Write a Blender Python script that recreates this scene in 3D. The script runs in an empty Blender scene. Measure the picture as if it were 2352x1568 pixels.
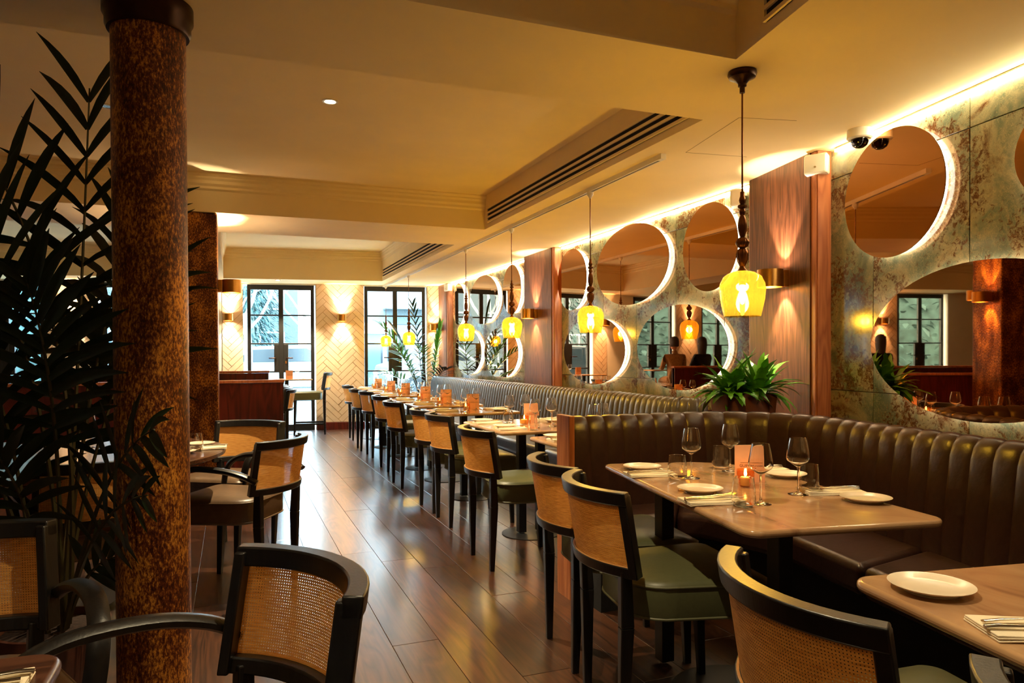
import bpy, bmesh, math, random
from mathutils import Vector, Matrix
random.seed(7)
PI = math.pi
sc = bpy.context.scene
COL = sc.collection

# ---------------------------------------------------------------- camera
F_PX, YAW, PITCH, ROLL, SHIFT = 1649.6, .37276, -.01147, -.004372, 52.0
fw = Vector((math.sin(YAW)*math.cos(PITCH), math.cos(YAW)*math.cos(PITCH), math.sin(PITCH)))
rt = Vector((math.cos(YAW), -math.sin(YAW), 0)); up = rt.cross(fw)
r2 = rt*math.cos(ROLL)+up*math.sin(ROLL); u2 = -rt*math.sin(ROLL)+up*math.cos(ROLL)
cam = bpy.data.cameras.new('camera'); camo = bpy.data.objects.new('camera', cam); COL.objects.link(camo)
cam.sensor_width = 36; cam.lens = F_PX/2352*36; cam.shift_y = SHIFT/2352; cam.clip_start = .05; cam.clip_end = 300
camo.matrix_world = Matrix(((r2.x, u2.x, -fw.x, 0), (r2.y, u2.y, -fw.y, 0), (r2.z, u2.z, -fw.z, 1.22), (0, 0, 0, 1)))
sc.camera = camo

# ---------------------------------------------------------------- world, exposure
wd = bpy.data.worlds.new('overcast_sky'); sc.world = wd; wd.use_nodes = True
wd.node_tree.nodes['Background'].inputs[0].default_value = (.64, .87, 1, 1)
wd.node_tree.nodes['Background'].inputs[1].default_value = 11.0
sc.view_settings.view_transform = 'Standard'; sc.view_settings.look = 'None'
sc.view_settings.gamma = 1; sc.view_settings.use_curve_mapping = False
sc.view_settings.exposure = 1.5
sc.cycles.transparent_max_bounces = 24
WARM = (1, .60, .24)
E_LED, E_HALO, E_SPOT, E_SCONCE, E_BULB, E_PEND = 24.0, 4.5, 130.0, 24.0, 30.0, 8.0

# ---------------------------------------------------------------- materials
MATS = {}
def newmat(name):
    m = bpy.data.materials.new(name); m.use_nodes = True; MATS[name] = m
    nt = m.node_tree; b = nt.nodes['Principled BSDF']
    return m, nt, b
def nd(nt, t, **k):
    n = nt.nodes.new(t)
    for a, v in k.items(): setattr(n, a, v)
    return n
def plain(name, col, rough=.5, metal=0, spec=.5, coat=0, noise=0, bump=0, scale=40):
    m, nt, b = newmat(name)
    b.inputs['Base Color'].default_value = (*col, 1); b.inputs['Roughness'].default_value = rough
    b.inputs['Metallic'].default_value = metal; b.inputs['Specular IOR Level'].default_value = spec
    b.inputs['Coat Weight'].default_value = coat; b.inputs['Coat Roughness'].default_value = .12
    if noise or bump:
        tc = nd(nt, 'ShaderNodeTexCoord'); n = nd(nt, 'ShaderNodeTexNoise'); n.inputs['Scale'].default_value = scale; n.inputs['Detail'].default_value = 4
        nt.links.new(tc.outputs['Object'], n.inputs['Vector'])
        if noise:
            r = nd(nt, 'ShaderNodeValToRGB'); r.color_ramp.elements[0].position = .3; r.color_ramp.elements[1].position = .7
            r.color_ramp.elements[0].color = (*[c*(1-noise) for c in col], 1); r.color_ramp.elements[1].color = (*[min(1, c*(1+noise)) for c in col], 1)
            nt.links.new(n.outputs['Fac'], r.inputs[0]); nt.links.new(r.outputs[0], b.inputs['Base Color'])
        if bump:
            bp = nd(nt, 'ShaderNodeBump'); bp.inputs['Strength'].default_value = bump; bp.inputs['Distance'].default_value = .01
            nt.links.new(n.outputs['Fac'], bp.inputs['Height']); nt.links.new(bp.outputs[0], b.inputs['Normal'])
    return m
def ramp(nt, stops):
    r = nd(nt, 'ShaderNodeValToRGB'); e = r.color_ramp.elements
    while len(e) < len(stops): e.new(.5)
    for i, (p, c) in enumerate(stops): e[i].position = p; e[i].color = (*c, 1)
    return r
def wood(name, dark, light, axis='Y', scale=1.0, rough=.35, coat=.3, rand=True, knots=.6):
    # long grain along axis, cathedral figure from a warped wave
    m, nt, b = newmat(name); L = nt.links.new
    tc = nd(nt, 'ShaderNodeTexCoord'); oi = nd(nt, 'ShaderNodeObjectInfo')
    va = nd(nt, 'ShaderNodeVectorMath', operation='MULTIPLY_ADD')
    cmb = nd(nt, 'ShaderNodeCombineXYZ')
    ml = nd(nt, 'ShaderNodeMath', operation='MULTIPLY'); ml.inputs[1].default_value = 37.0 if rand else 0
    L(oi.outputs['Random'], ml.inputs[0])
    for i in range(3): L(ml.outputs[0], cmb.inputs[i])
    va.inputs[1].default_value = (1, 1, 1); L(tc.outputs['Object'], va.inputs[0]); L(cmb.outputs[0], va.inputs[2])
    mp = nd(nt, 'ShaderNodeMapping')
    s = [5*scale]*3; s['XYZ'.index(axis)] = .55*scale; mp.inputs['Scale'].default_value = s
    L(va.outputs[0], mp.inputs['Vector'])
    n1 = nd(nt, 'ShaderNodeTexNoise'); n1.inputs['Scale'].default_value = 1.6; n1.inputs['Detail'].default_value = 2; n1.inputs['Distortion'].default_value = knots; L(mp.outputs[0], n1.inputs['Vector'])
    mu = nd(nt, 'ShaderNodeMath', operation='MULTIPLY'); mu.inputs[1].default_value = 14; L(n1.outputs['Fac'], mu.inputs[0])
    fr = nd(nt, 'ShaderNodeMath', operation='PINGPONG'); fr.inputs[1].default_value = 1; L(mu.outputs[0], fr.inputs[0])
    mp2 = nd(nt, 'ShaderNodeMapping'); s2 = [90*scale]*3; s2['XYZ'.index(axis)] = 3*scale; mp2.inputs['Scale'].default_value = s2; L(va.outputs[0], mp2.inputs['Vector'])
    n2 = nd(nt, 'ShaderNodeTexNoise'); n2.inputs['Scale'].default_value = 1; n2.inputs['Detail'].default_value = 3; L(mp2.outputs[0], n2.inputs['Vector'])
    mx = nd(nt, 'ShaderNodeMath', operation='MULTIPLY_ADD'); mx.inputs[1].default_value = .45; L(fr.outputs[0], mx.inputs[0])
    m3 = nd(nt, 'ShaderNodeMath', operation='MULTIPLY'); m3.inputs[1].default_value = .55; L(n2.outputs['Fac'], m3.inputs[0]); L(m3.outputs[0], mx.inputs[2])
    r = ramp(nt, [(.15, dark), (.5, [(a+c)/2 for a, c in zip(dark, light)]), (.85, light)]); L(mx.outputs[0], r.inputs[0])
    hs = nd(nt, 'ShaderNodeHueSaturation'); mr = nd(nt, 'ShaderNodeMapRange'); mr.inputs['To Min'].default_value = .62 if rand else 1; mr.inputs['To Max'].default_value = 1.4 if rand else 1
    L(oi.outputs['Random'], mr.inputs['Value']); L(mr.outputs[0], hs.inputs['Value']); L(r.outputs[0], hs.inputs['Color']); L(hs.outputs[0], b.inputs['Base Color'])
    b.inputs['Roughness'].default_value = rough; b.inputs['Coat Weight'].default_value = coat; b.inputs['Coat Roughness'].default_value = .26
    if name == 'plank': b.inputs['Coat IOR'].default_value = 1.6
    bp = nd(nt, 'ShaderNodeBump'); bp.inputs['Strength'].default_value = .12; bp.inputs['Distance'].default_value = .003; L(n2.outputs['Fac'], bp.inputs['Height']); L(bp.outputs[0], b.inputs['Normal'])
    return m
def emis(name, col, s):
    m = bpy.data.materials.new(name); m.use_nodes = True; MATS[name] = m; nt = m.node_tree; nt.nodes.clear()
    o = nd(nt, 'ShaderNodeOutputMaterial'); e = nd(nt, 'ShaderNodeEmission'); e.inputs[0].default_value = (*col, 1); e.inputs[1].default_value = s
    nt.links.new(e.outputs[0], o.inputs[0]); return m
def thin_glass(name, col, refl=1.0, rough=.0, edge=.0):
    # thin glass: tinted straight-through light plus Fresnel reflection
    m = bpy.data.materials.new(name); m.use_nodes = True; MATS[name] = m; nt = m.node_tree; nt.nodes.clear(); L = nt.links.new
    o = nd(nt, 'ShaderNodeOutputMaterial'); t = nd(nt, 'ShaderNodeBsdfTransparent'); t.inputs[0].default_value = (*col, 1)
    g = nd(nt, 'ShaderNodeBsdfGlossy'); g.inputs['Roughness'].default_value = rough
    fr = nd(nt, 'ShaderNodeLayerWeight'); fr.inputs[0].default_value = .5      # Facing: the same from either side of the sheet
    pw = nd(nt, 'ShaderNodeMath', operation='POWER'); pw.inputs[1].default_value = 4; L(fr.outputs['Facing'], pw.inputs[0])
    mu = nd(nt, 'ShaderNodeMath', operation='MULTIPLY_ADD', use_clamp=True); mu.inputs[1].default_value = .75*refl; mu.inputs[2].default_value = .04*refl+edge; L(pw.outputs[0], mu.inputs[0])
    mx = nd(nt, 'ShaderNodeMixShader'); L(mu.outputs[0], mx.inputs[0]); L(t.outputs[0], mx.inputs[1]); L(g.outputs[0], mx.inputs[2]); L(mx.outputs[0], o.inputs[0])
    return m

def lin(r, g, b): return tuple((c/255/12.92 if c/255 <= .04045 else ((c/255+.055)/1.055)**2.4) for c in (r, g, b))

wood('plank', lin(40, 23, 15), lin(90, 53, 32), 'Y', 1.0, .34, 1.0, knots=.8)
wood('walnut', lin(66, 34, 22), lin(124, 74, 48), 'Z', 1.6, .42, .12, rand=False, knots=.5)
wood('walnut_edge', lin(150, 80, 44), lin(196, 122, 74), 'Z', 1.2, .4, .2, rand=False, knots=.3)
wood('mahogany', lin(52, 14, 10), lin(104, 34, 22), 'Z', .8, .3, .3, rand=False, knots=.5)
wood('black_wood', lin(13, 12, 12), lin(27, 23, 21), 'Z', 2, .36, .1, rand=False)
wood('round_top_wood', lin(52, 30, 22), lin(96, 60, 44), 'X', 1.2, .25, .4, rand=False)
plain('plaster', lin(240, 219, 172), .85, noise=.03, scale=3)
plain('plaster_line', lin(150, 120, 80), .9, noise=.05)
plain('white_paint', lin(226, 224, 214), .6, noise=.03, scale=6)
plain('white_plastic', lin(235, 228, 212), .35, noise=.02)
plain('slot_black', (.004, .004, .006), .9, noise=.1)
plain('black_steel', lin(24, 24, 26), .45, noise=.1)
plain('bronze_dark', lin(58, 34, 22), .32, .8, noise=.15)
plain('bronze', lin(120, 74, 40), .28, .9, noise=.12, scale=60)
plain('brass', lin(206, 150, 74), .3, .95, noise=.05, scale=80)
plain('steel', lin(215, 210, 200), .18, 1, noise=.03)
plain('leather', lin(56, 34, 29), .34, noise=.16, bump=.15, scale=35)
plain('leather_daylit', lin(84, 80, 76), .3, noise=.1, bump=.12, scale=35)  # same brown leather on the banquette, window daylight sheen put into the colour
plain('vinyl_green', lin(88, 90, 60), .42, noise=.06, bump=.05, scale=60)
plain('vinyl_piping', lin(100, 100, 72), .45, noise=.05)
plain('vinyl_brown', lin(96, 74, 54), .36, noise=.14, bump=.08, scale=30)
plain('ceramic', lin(240, 226, 200), .22, coat=.3, noise=.02)
plain('linen', lin(244, 230, 200), .85, noise=.03, bump=.15, scale=300)
plain('card_pink', lin(236, 178, 140), .7, noise=.02)
plain('card_cream', lin(245, 226, 190), .7, noise=.02)
plain('ink', lin(110, 62, 46), .8, noise=.05)
plain('wax', lin(250, 240, 215), .5, noise=.02)
plain('soil', lin(46, 28, 22), .95, noise=.4, bump=.8, scale=60)
plain('planter_clay', lin(110, 62, 44), .7, noise=.2, bump=.2, scale=14)
plain('pot_dark', lin(92, 52, 38), .5, noise=.15)
plain('stem_green', lin(70, 66, 34), .5, noise=.2)
plain('palm_leaf', lin(30, 50, 26), .38, noise=.25, scale=20)
plain('fern_leaf', lin(84, 156, 38), .3, noise=.35, scale=22)
plain('tile_grout', lin(172, 134, 92), .8, noise=.05)
plain('tile_cream', lin(224, 202, 178), .18, coat=.5, noise=.04, bump=.06, scale=14)
plain('marble_grout', lin(214, 196, 152), .7, noise=.05)
plain('asphalt', lin(98, 106, 110), .9, noise=.1)
plain('pavement', lin(122, 128, 128), .9, noise=.08)
plain('bark', lin(150, 160, 152), .9, noise=.2)
plain('hedge', lin(58, 88, 88), .8, noise=.4, scale=6)
plain('car_silver', lin(124, 134, 142), .25, .4, coat=.6, noise=.02)
plain('car_dark', lin(44, 54, 62), .2, .3, coat=.6, noise=.05)
plain('tyre', lin(26, 28, 30), .8, noise=.1)
plain('render_pale', lin(136, 148, 151), .85, noise=.04)
plain('brick_grey', lin(92, 104, 108), .9, noise=.15, scale=20)
plain('pane_grey', lin(70, 86, 94), .15, noise=.1)
plain('sign_white', lin(196, 202, 202), .6, noise=.02)
plain('sign_ink', lin(112, 126, 130), .7, noise=.02)
plain('red_paint', lin(190, 40, 44), .4, noise=.05)
plain('hair', lin(40, 22, 16), .6, noise=.3)
plain('skin', lin(196, 140, 110), .5, noise=.05)
plain('cloth_black', lin(20, 20, 24), .9, noise=.2)
plain('cloth_tan', lin(150, 116, 84), .9, noise=.2)
emis('led', (1, .84, .52), E_LED)
emis('halo', (1, .88, .66), E_HALO)
emis('bulb', (1, .72, .26), E_BULB)
emis('flame', (1, .60, .22), 25)
emis('spot_lens', (1, .74, .42), 30)
emis('sconce_lens', (1, .80, .54), 70)
emis('lamp_globe', (1, .86, .66), 8)
am = thin_glass('amber_glass', (1, .72, .10), 1.0, .02, .02)
def amber_body(m):                                  # coloured glass also glows with scattered lamp light
    nt = m.node_tree; L = nt.links.new; o = [n for n in nt.nodes if n.type == 'OUTPUT_MATERIAL'][0]; src = o.inputs[0].links[0].from_socket
    t = nd(nt, 'ShaderNodeBsdfTranslucent'); t.inputs[0].default_value = (1, .62, .06, 1); mx = nd(nt, 'ShaderNodeMixShader'); mx.inputs[0].default_value = .05
    L(src, mx.inputs[1]); L(t.outputs[0], mx.inputs[2]); L(mx.outputs[0], o.inputs[0])
amber_body(am)
thin_glass('amber_cup', (.95, .58, .22), 1.2, .02, .05)
m_, nt_, b_ = newmat('clear_glass'); b_.inputs['Base Color'].default_value = (1, .99, .97, 1); b_.inputs['Transmission Weight'].default_value = 1; b_.inputs['Roughness'].default_value = 0; b_.inputs['IOR'].default_value = 1.46
thin_glass('window_glass', (.93, .97, .98), 1.0, .0, 0)
thin_glass('smoke_dome', (.05, .05, .06), 1.5, .0, .05)

def mirror_mat():
    m, nt, b = newmat('bronze_mirror'); b.inputs['Metallic'].default_value = 1; b.inputs['Roughness'].default_value = .015
    b.inputs['Base Color'].default_value = (.54, .29, .14, 1)
mirror_mat()
def column_mat():
    m, nt, b = newmat('gold_leaf'); L = nt.links.new
    tc = nd(nt, 'ShaderNodeTexCoord'); mp = nd(nt, 'ShaderNodeMapping'); mp.inputs['Scale'].default_value = (1, 1, .45); L(tc.outputs['Object'], mp.inputs[0])
    n = nd(nt, 'ShaderNodeTexNoise'); n.inputs['Scale'].default_value = 130; n.inputs['Detail'].default_value = 5; n.inputs['Roughness'].default_value = .75; L(mp.outputs[0], n.inputs['Vector'])
    n2 = nd(nt, 'ShaderNodeTexNoise'); n2.inputs['Scale'].default_value = 9; n2.inputs['Detail'].default_value = 3; L(mp.outputs[0], n2.inputs['Vector'])
    ad = nd(nt, 'ShaderNodeMath', operation='MULTIPLY_ADD'); ad.inputs[1].default_value = .35; L(n2.outputs['Fac'], ad.inputs[0]); 
    m2 = nd(nt, 'ShaderNodeMath', operation='MULTIPLY'); m2.inputs[1].default_value = .75; L(n.outputs['Fac'], m2.inputs[0]); L(m2.outputs[0], ad.inputs[2])
    r = ramp(nt, [(.45, lin(50, 18, 9)), (.55, lin(112, 52, 20)), (.66, lin(224, 152, 58))]); L(ad.outputs[0], r.inputs[0]); L(r.outputs[0], b.inputs['Base Color'])
    b.inputs['Metallic'].default_value = .4; b.inputs['Roughness'].default_value = .38
    bp = nd(nt, 'ShaderNodeBump'); bp.inputs['Strength'].default_value = .5; bp.inputs['Distance'].default_value = .004; L(n.outputs['Fac'], bp.inputs['Height']); L(bp.outputs[0], b.inputs['Normal'])
column_mat()
def marble_mat():
    m, nt, b = newmat('green_marble'); L = nt.links.new
    tc = nd(nt, 'ShaderNodeTexCoord'); oi = nd(nt, 'ShaderNodeObjectInfo')
    cm = nd(nt, 'ShaderNodeCombineXYZ'); ml = nd(nt, 'ShaderNodeMath', operation='MULTIPLY'); ml.inputs[1].default_value = 31; L(oi.outputs['Random'], ml.inputs[0])
    for i in range(3): L(ml.outputs[0], cm.inputs[i])
    va = nd(nt, 'ShaderNodeVectorMath', operation='ADD'); L(tc.outputs['Object'], va.inputs[0]); L(cm.outputs[0], va.inputs[1])
    n1 = nd(nt, 'ShaderNodeTexNoise'); n1.inputs['Scale'].default_value = 3.6; n1.inputs['Detail'].default_value = 8; n1.inputs['Roughness'].default_value = .62; n1.inputs['Distortion'].default_value = .9; L(va.outputs[0], n1.inputs['Vector'])
    r1 = ramp(nt, [(.28, lin(72, 84, 72)), (.44, lin(106, 116, 96)), (.57, lin(152, 146, 116)), (.70, lin(96, 64, 40))]); L(n1.outputs['Fac'], r1.inputs[0])
    # speckled brown crystal clusters
    n2 = nd(nt, 'ShaderNodeTexNoise'); n2.inputs['Scale'].default_value = 38; n2.inputs['Detail'].default_value = 5; n2.inputs['Roughness'].default_value = .7; n2.inputs['Distortion'].default_value = .6; L(va.outputs[0], n2.inputs['Vector'])
    n3 = nd(nt, 'ShaderNodeTexNoise'); n3.inputs['Scale'].default_value = 3.4; n3.inputs['Detail'].default_value = 3; L(va.outputs[0], n3.inputs['Vector'])
    ad = nd(nt, 'ShaderNodeMath', operation='ADD'); L(n2.outputs['Fac'], ad.inputs[0]); L(n3.outputs['Fac'], ad.inputs[1])
    r2_ = ramp(nt, [(.51, (0, 0, 0)), (.565, (1, 1, 1))]); hv = nd(nt, 'ShaderNodeMath', operation='MULTIPLY'); hv.inputs[1].default_value = .5; L(ad.outputs[0], hv.inputs[0]); L(hv.outputs[0], r2_.inputs[0])
    mx = nd(nt, 'ShaderNodeMix', data_type='RGBA'); L(r2_.outputs[0], mx.inputs['Factor']); L(r1.outputs[0], mx.inputs['A']); mx.inputs['B'].default_value = (*lin(84, 52, 28), 1)
    # pale veins
    vo = nd(nt, 'ShaderNodeTexVoronoi', feature='DISTANCE_TO_EDGE'); vo.inputs['Scale'].default_value = 8
    wv = nd(nt, 'ShaderNodeVectorMath', operation='MULTIPLY_ADD'); wv.inputs[1].default_value = (.35, .35, .35); L(n2.outputs['Color'], wv.inputs[0]); L(va.outputs[0], wv.inputs[2]); L(wv.outputs[0], vo.inputs['Vector'])
    r3 = ramp(nt, [(.0, (1, 1, 1)), (.022, (0, 0, 0))]); L(vo.outputs['Distance'], r3.inputs[0])
    m4 = nd(nt, 'ShaderNodeMath', operation='MULTIPLY'); m4.inputs[1].default_value = .75; L(r3.outputs[0], m4.inputs[0])
    mx2 = nd(nt, 'ShaderNodeMix', data_type='RGBA'); L(m4.outputs[0], mx2.inputs['Factor']); L(mx.outputs['Result'], mx2.inputs['A']); mx2.inputs['B'].default_value = (*lin(214, 190, 136), 1)
    L(mx2.outputs['Result'], b.inputs['Base Color']); b.inputs['Roughness'].default_value = .12; b.inputs['Coat Weight'].default_value = .2
marble_mat()
def pink_marble():
    m, nt, b = newmat('table_marble'); L = nt.links.new
    tc = nd(nt, 'ShaderNodeTexCoord'); oi = nd(nt, 'ShaderNodeObjectInfo')
    cm = nd(nt, 'ShaderNodeCombineXYZ'); ml = nd(nt, 'ShaderNodeMath', operation='MULTIPLY'); ml.inputs[1].default_value = 17; L(oi.outputs['Random'], ml.inputs[0])
    for i in range(3): L(ml.outputs[0], cm.inputs[i])
    va = nd(nt, 'ShaderNodeVectorMath', operation='ADD'); L(tc.outputs['Object'], va.inputs[0]); L(cm.outputs[0], va.inputs[1])
    mp = nd(nt, 'ShaderNodeMapping'); mp.inputs['Scale'].default_value = (5, 2, 5); mp.inputs['Rotation'].default_value = (0, 0, .7); L(va.outputs[0], mp.inputs[0])
    n = nd(nt, 'ShaderNodeTexNoise'); n.inputs['Scale'].default_value = 1.2; n.inputs['Detail'].default_value = 6; n.inputs['Distortion'].default_value = 1.3; L(mp.outputs[0], n.inputs['Vector'])
    r = ramp(nt, [(.3, lin(126, 88, 62)), (.42, lin(168, 128, 92)), (.6, lin(190, 151, 110)), (.7, lin(172, 131, 93)), (.78, lin(146, 104, 76))]); L(n.outputs['Fac'], r.inputs[0]); L(r.outputs[0], b.inputs['Base Color'])
    b.inputs['Roughness'].default_value = .16; b.inputs['Coat Weight'].default_value = .2
pink_marble()
def cane_mat():
    m = bpy.data.materials.new('cane'); m.use_nodes = True; MATS['cane'] = m; nt = m.node_tree; L = nt.links.new
    b = nt.nodes['Principled BSDF']; o = nt.nodes['Material Output']
    uv = nd(nt, 'ShaderNodeUVMap'); sp = nd(nt, 'ShaderNodeSeparateXYZ'); L(uv.outputs[0], sp.inputs[0])
    ws = []
    for i in range(2):
        mu = nd(nt, 'ShaderNodeMath', operation='MULTIPLY'); mu.inputs[1].default_value = 165; L(sp.outputs[i], mu.inputs[0])
        fr = nd(nt, 'ShaderNodeMath', operation='FRACT'); L(mu.outputs[0], fr.inputs[0])
        lt = nd(nt, 'ShaderNodeMath', operation='LESS_THAN'); lt.inputs[1].default_value = .68; L(fr.outputs[0], lt.inputs[0]); ws.append(lt)
    mx = nd(nt, 'ShaderNodeMath', operation='MAXIMUM'); L(ws[0].outputs[0], mx.inputs[0]); L(ws[1].outputs[0], mx.inputs[1])
    n = nd(nt, 'ShaderNodeTexNoise'); n.inputs['Scale'].default_value = 30; n.inputs['Detail'].default_value = 3; mp = nd(nt, 'ShaderNodeMapping'); mp.inputs['Scale'].default_value = (1, 8, 1); L(uv.outputs[0], mp.inputs[0]); L(mp.outputs[0], n.inputs['Vector'])
    r = ramp(nt, [(.3, lin(214, 140, 64)), (.7, lin(252, 190, 104))]); L(n.outputs['Fac'], r.inputs[0]); L(r.outputs[0], b.inputs['Base Color']); b.inputs['Roughness'].default_value = .5
    t = nd(nt, 'ShaderNodeBsdfTransparent'); ms = nd(nt, 'ShaderNodeMixShader'); L(mx.outputs[0], ms.inputs[0]); tl = nd(nt, 'ShaderNodeBsdfTranslucent'); L(r.outputs[0], tl.inputs[0]); mt = nd(nt, 'ShaderNodeMixShader'); mt.inputs[0].default_value = .35; L(b.outputs[0], mt.inputs[1]); L(tl.outputs[0], mt.inputs[2]); L(t.outputs[0], ms.inputs[1]); L(mt.outputs[0], ms.inputs[2]); L(ms.outputs[0], o.inputs[0])
cane_mat()
plain('cane_trim', lin(196, 140, 78), .5, noise=.1)

# ---------------------------------------------------------------- mesh helpers
class G:
    def __init__(s): s.v = []; s.f = []; s.uv = None
    def add(s, vs, fs):
        o = len(s.v); s.v += [tuple(v) for v in vs]; s.f += [tuple(i+o for i in f) for f in fs]; return s
    def box(s, c, d, rz=0):
        x, y, z = [q/2 for q in d]; ca, sa = math.cos(rz), math.sin(rz); vs = []
        for k in (-z, z):
            for a, b in ((-x, -y), (x, -y), (x, y), (-x, y)): vs.append((c[0]+a*ca-b*sa, c[1]+a*sa+b*ca, c[2]+k))
        return s.add(vs, [(3, 2, 1, 0), (4, 5, 6, 7), (0, 1, 5, 4), (1, 2, 6, 5), (2, 3, 7, 6), (3, 0, 4, 7)])
    def prism(s, poly, z0, z1):
        n = len(poly); a = sum(poly[i][0]*poly[(i+1) % n][1]-poly[(i+1) % n][0]*poly[i][1] for i in range(n))
        if a < 0: poly = poly[::-1]
        vs = [(x, y, z0) for x, y in poly]+[(x, y, z1) for x, y in poly]
        return s.add(vs, [tuple(range(n-1, -1, -1)), tuple(range(n, 2*n))]+[(i, (i+1) % n, n+(i+1) % n, n+i) for i in range(n)])
    def lathe(s, prof, n=20, c=(0, 0, 0), flute=0, nf=0, sx=1):
        vs = []; fs = []; m = len(prof)
        for r, z in prof:
            for k in range(n):
                a = 2*PI*k/n; rr = r*(1+flute*math.cos(nf*a)) if flute else r
                vs.append((c[0]+sx*rr*math.cos(a), c[1]+rr*math.sin(a), c[2]+z))
        for i in range(m-1):
            for k in range(n): fs.append((i*n+k, i*n+(k+1) % n, (i+1)*n+(k+1) % n, (i+1)*n+k))
        if prof[0][0] > 1e-4 and prof[0][0] < 9: pass
        return s.add(vs, fs)
    def disc(s, r, z, n=20, c=(0, 0), up_=True):
        vs = [(c[0]+r*math.cos(2*PI*k/n), c[1]+r*math.sin(2*PI*k/n), z) for k in range(n)]
        return s.add(vs, [tuple(range(n)) if up_ else tuple(range(n-1, -1, -1))])
    def tube(s, pts, rad, n=6, caps=True, flat=1.0, upv=None):
        pts = [Vector(p) for p in pts]; m = len(pts); rads = rad if isinstance(rad, (list, tuple)) else [rad]*m
        vs = []; prev = None
        for i, p in enumerate(pts):
            t = (pts[min(i+1, m-1)]-pts[max(i-1, 0)]).normalized()
            u = Vector(upv) if upv else (prev if prev is not None else (Vector((0, 0, 1)) if abs(t.z) < .9 else Vector((1, 0, 0))))
            u = (u-t*u.dot(t)).normalized(); w = t.cross(u); prev = u
            for k in range(n):
                a = 2*PI*k/n+PI/n; vs.append(p+u*(rads[i]*flat*math.sin(a))+w*(rads[i]*math.cos(a)))
        fs = [(i*n+k, i*n+(k+1) % n, (i+1)*n+(k+1) % n, (i+1)*n+k) for i in range(m-1) for k in range(n)]
        if caps: fs += [tuple(range(n-1, -1, -1)), tuple(range((m-1)*n, m*n))]
        return s.add(vs, fs)
    def leg(s, p0, p1, w0, w1, d0=None, d1=None):
        d0 = d0 or w0; d1 = d1 or w1; vs = []
        for p, w, d in ((p0, w0, d0), (p1, w1, d1)):
            for a, b in ((-1, -1), (1, -1), (1, 1), (-1, 1)): vs.append((p[0]+a*w/2, p[1]+b*d/2, p[2]))
        return s.add(vs, [(3, 2, 1, 0), (4, 5, 6, 7), (0, 1, 5, 4), (1, 2, 6, 5), (2, 3, 7, 6), (3, 0, 4, 7)])
    def build(s, name, mat, parent=None, loc=None, rz=0, smooth=0, bevel=0, seg=2, solid=0, sub=0):
        me = bpy.data.meshes.new(name); me.from_pydata(s.v, [], s.f); me.update()
        bm = bmesh.new(); bm.from_mesh(me); bmesh.ops.recalc_face_normals(bm, faces=bm.faces); bm.to_mesh(me); bm.free()
        if s.uv:
            l = me.uv_layers.new(name='UVMap')
            for lp in me.loops: l.data[lp.index].uv = s.uv[lp.vertex_index]
        if smooth:
            me.polygons.foreach_set('use_smooth', [True]*len(me.polygons)); me.set_sharp_from_angle(angle=math.radians(smooth))
        me.materials.append(MATS[mat])
        return mkobj(name, me, parent, loc, rz, bevel, seg, solid, sub)
def mkobj(name, me, parent=None, loc=None, rz=0, bevel=0, seg=2, solid=0, sub=0):
    o = bpy.data.objects.new(name, me); COL.objects.link(o)
    if parent: o.parent = parent
    if loc: o.location = loc
    if rz: o.rotation_euler = (0, 0, rz)
    if solid:
        q = o.modifiers.new('solid', 'SOLIDIFY'); q.thickness = solid; q.offset = 0
    if bevel:
        q = o.modifiers.new('bevel', 'BEVEL'); q.width = bevel; q.segments = seg; q.limit_method = 'ANGLE'; q.angle_limit = math.radians(40)
    if sub:
        q = o.modifiers.new('sub', 'SUBSURF'); q.levels = sub; q.render_levels = sub
    return o
def empty(name, label=None, cat=None, loc=(0, 0, 0), rz=0, group=None, parent=None):
    o = bpy.data.objects.new(name, None); COL.objects.link(o); o.location = loc; o.rotation_euler = (0, 0, rz); o.empty_display_size = .1
    if parent: o.parent = parent
    return tag(o, label, cat, group)
def tag(o, label=None, cat=None, group=None):
    if label: o['label'] = label
    if cat: o['category'] = cat
    if group: o['group'] = group
    return o
def struct(o, label=None):
    o['kind'] = 'structure'
    if label: o['label'] = label
    return o
def dup(root, loc=None, rz=None, label=None, group=None):
    def cp(o, par):
        c = o.copy(); COL.objects.link(c); c.parent = par
        for ch in list(o.children): cp(ch, c)
        return c
    r = cp(root, root.parent)
    if loc is not None: r.location = loc
    if rz is not None: r.rotation_euler = (0, 0, rz)
    if label: r['label'] = label
    if group: r['group'] = group
    return r
class Proto:
    # first call hands out the model itself, later calls copies of it
    def __init__(s, root): s.root = root; s.used = False
    def __call__(s, loc, rz, label, group=None):
        if not s.used:
            s.used = True; o = s.root; o.location = loc; o.rotation_euler = (0, 0, rz); o['label'] = label
            if group: o['group'] = group
            return o
        o = dup(s.root, loc, rz, label)
        if group: o['group'] = group
        elif 'group' in o: del o['group']
        return o
def light(name, kind, loc, energy, col=WARM, parent=None, direction=(0, 0, -1), **k):
    l = bpy.data.lights.new(name, kind); l.energy = energy; l.color = col
    for a, v in k.items(): setattr(l, a, v)
    o = bpy.data.objects.new(name, l); COL.objects.link(o); o.location = loc
    o.rotation_euler = Vector(direction).to_track_quat('-Z', 'Y').to_euler()
    if parent: o.parent = parent
    return o
def text_mesh(name, body, size, mat, parent, loc, rot, extrude=.001):
    cu = bpy.data.curves.new(name, 'FONT'); cu.body = body; cu.size = size; cu.extrude = extrude; cu.align_x = 'CENTER'; cu.align_y = 'CENTER'
    t = bpy.data.objects.new(name+'_curve', cu); COL.objects.link(t)
    me = bpy.data.meshes.new_from_object(t.evaluated_get(bpy.context.evaluated_depsgraph_get())); bpy.data.objects.remove(t)
    me.name = name; me.materials.clear(); me.materials.append(MATS[mat])
    o = mkobj(name, me, parent, loc); o.rotation_euler = rot; return o

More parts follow.
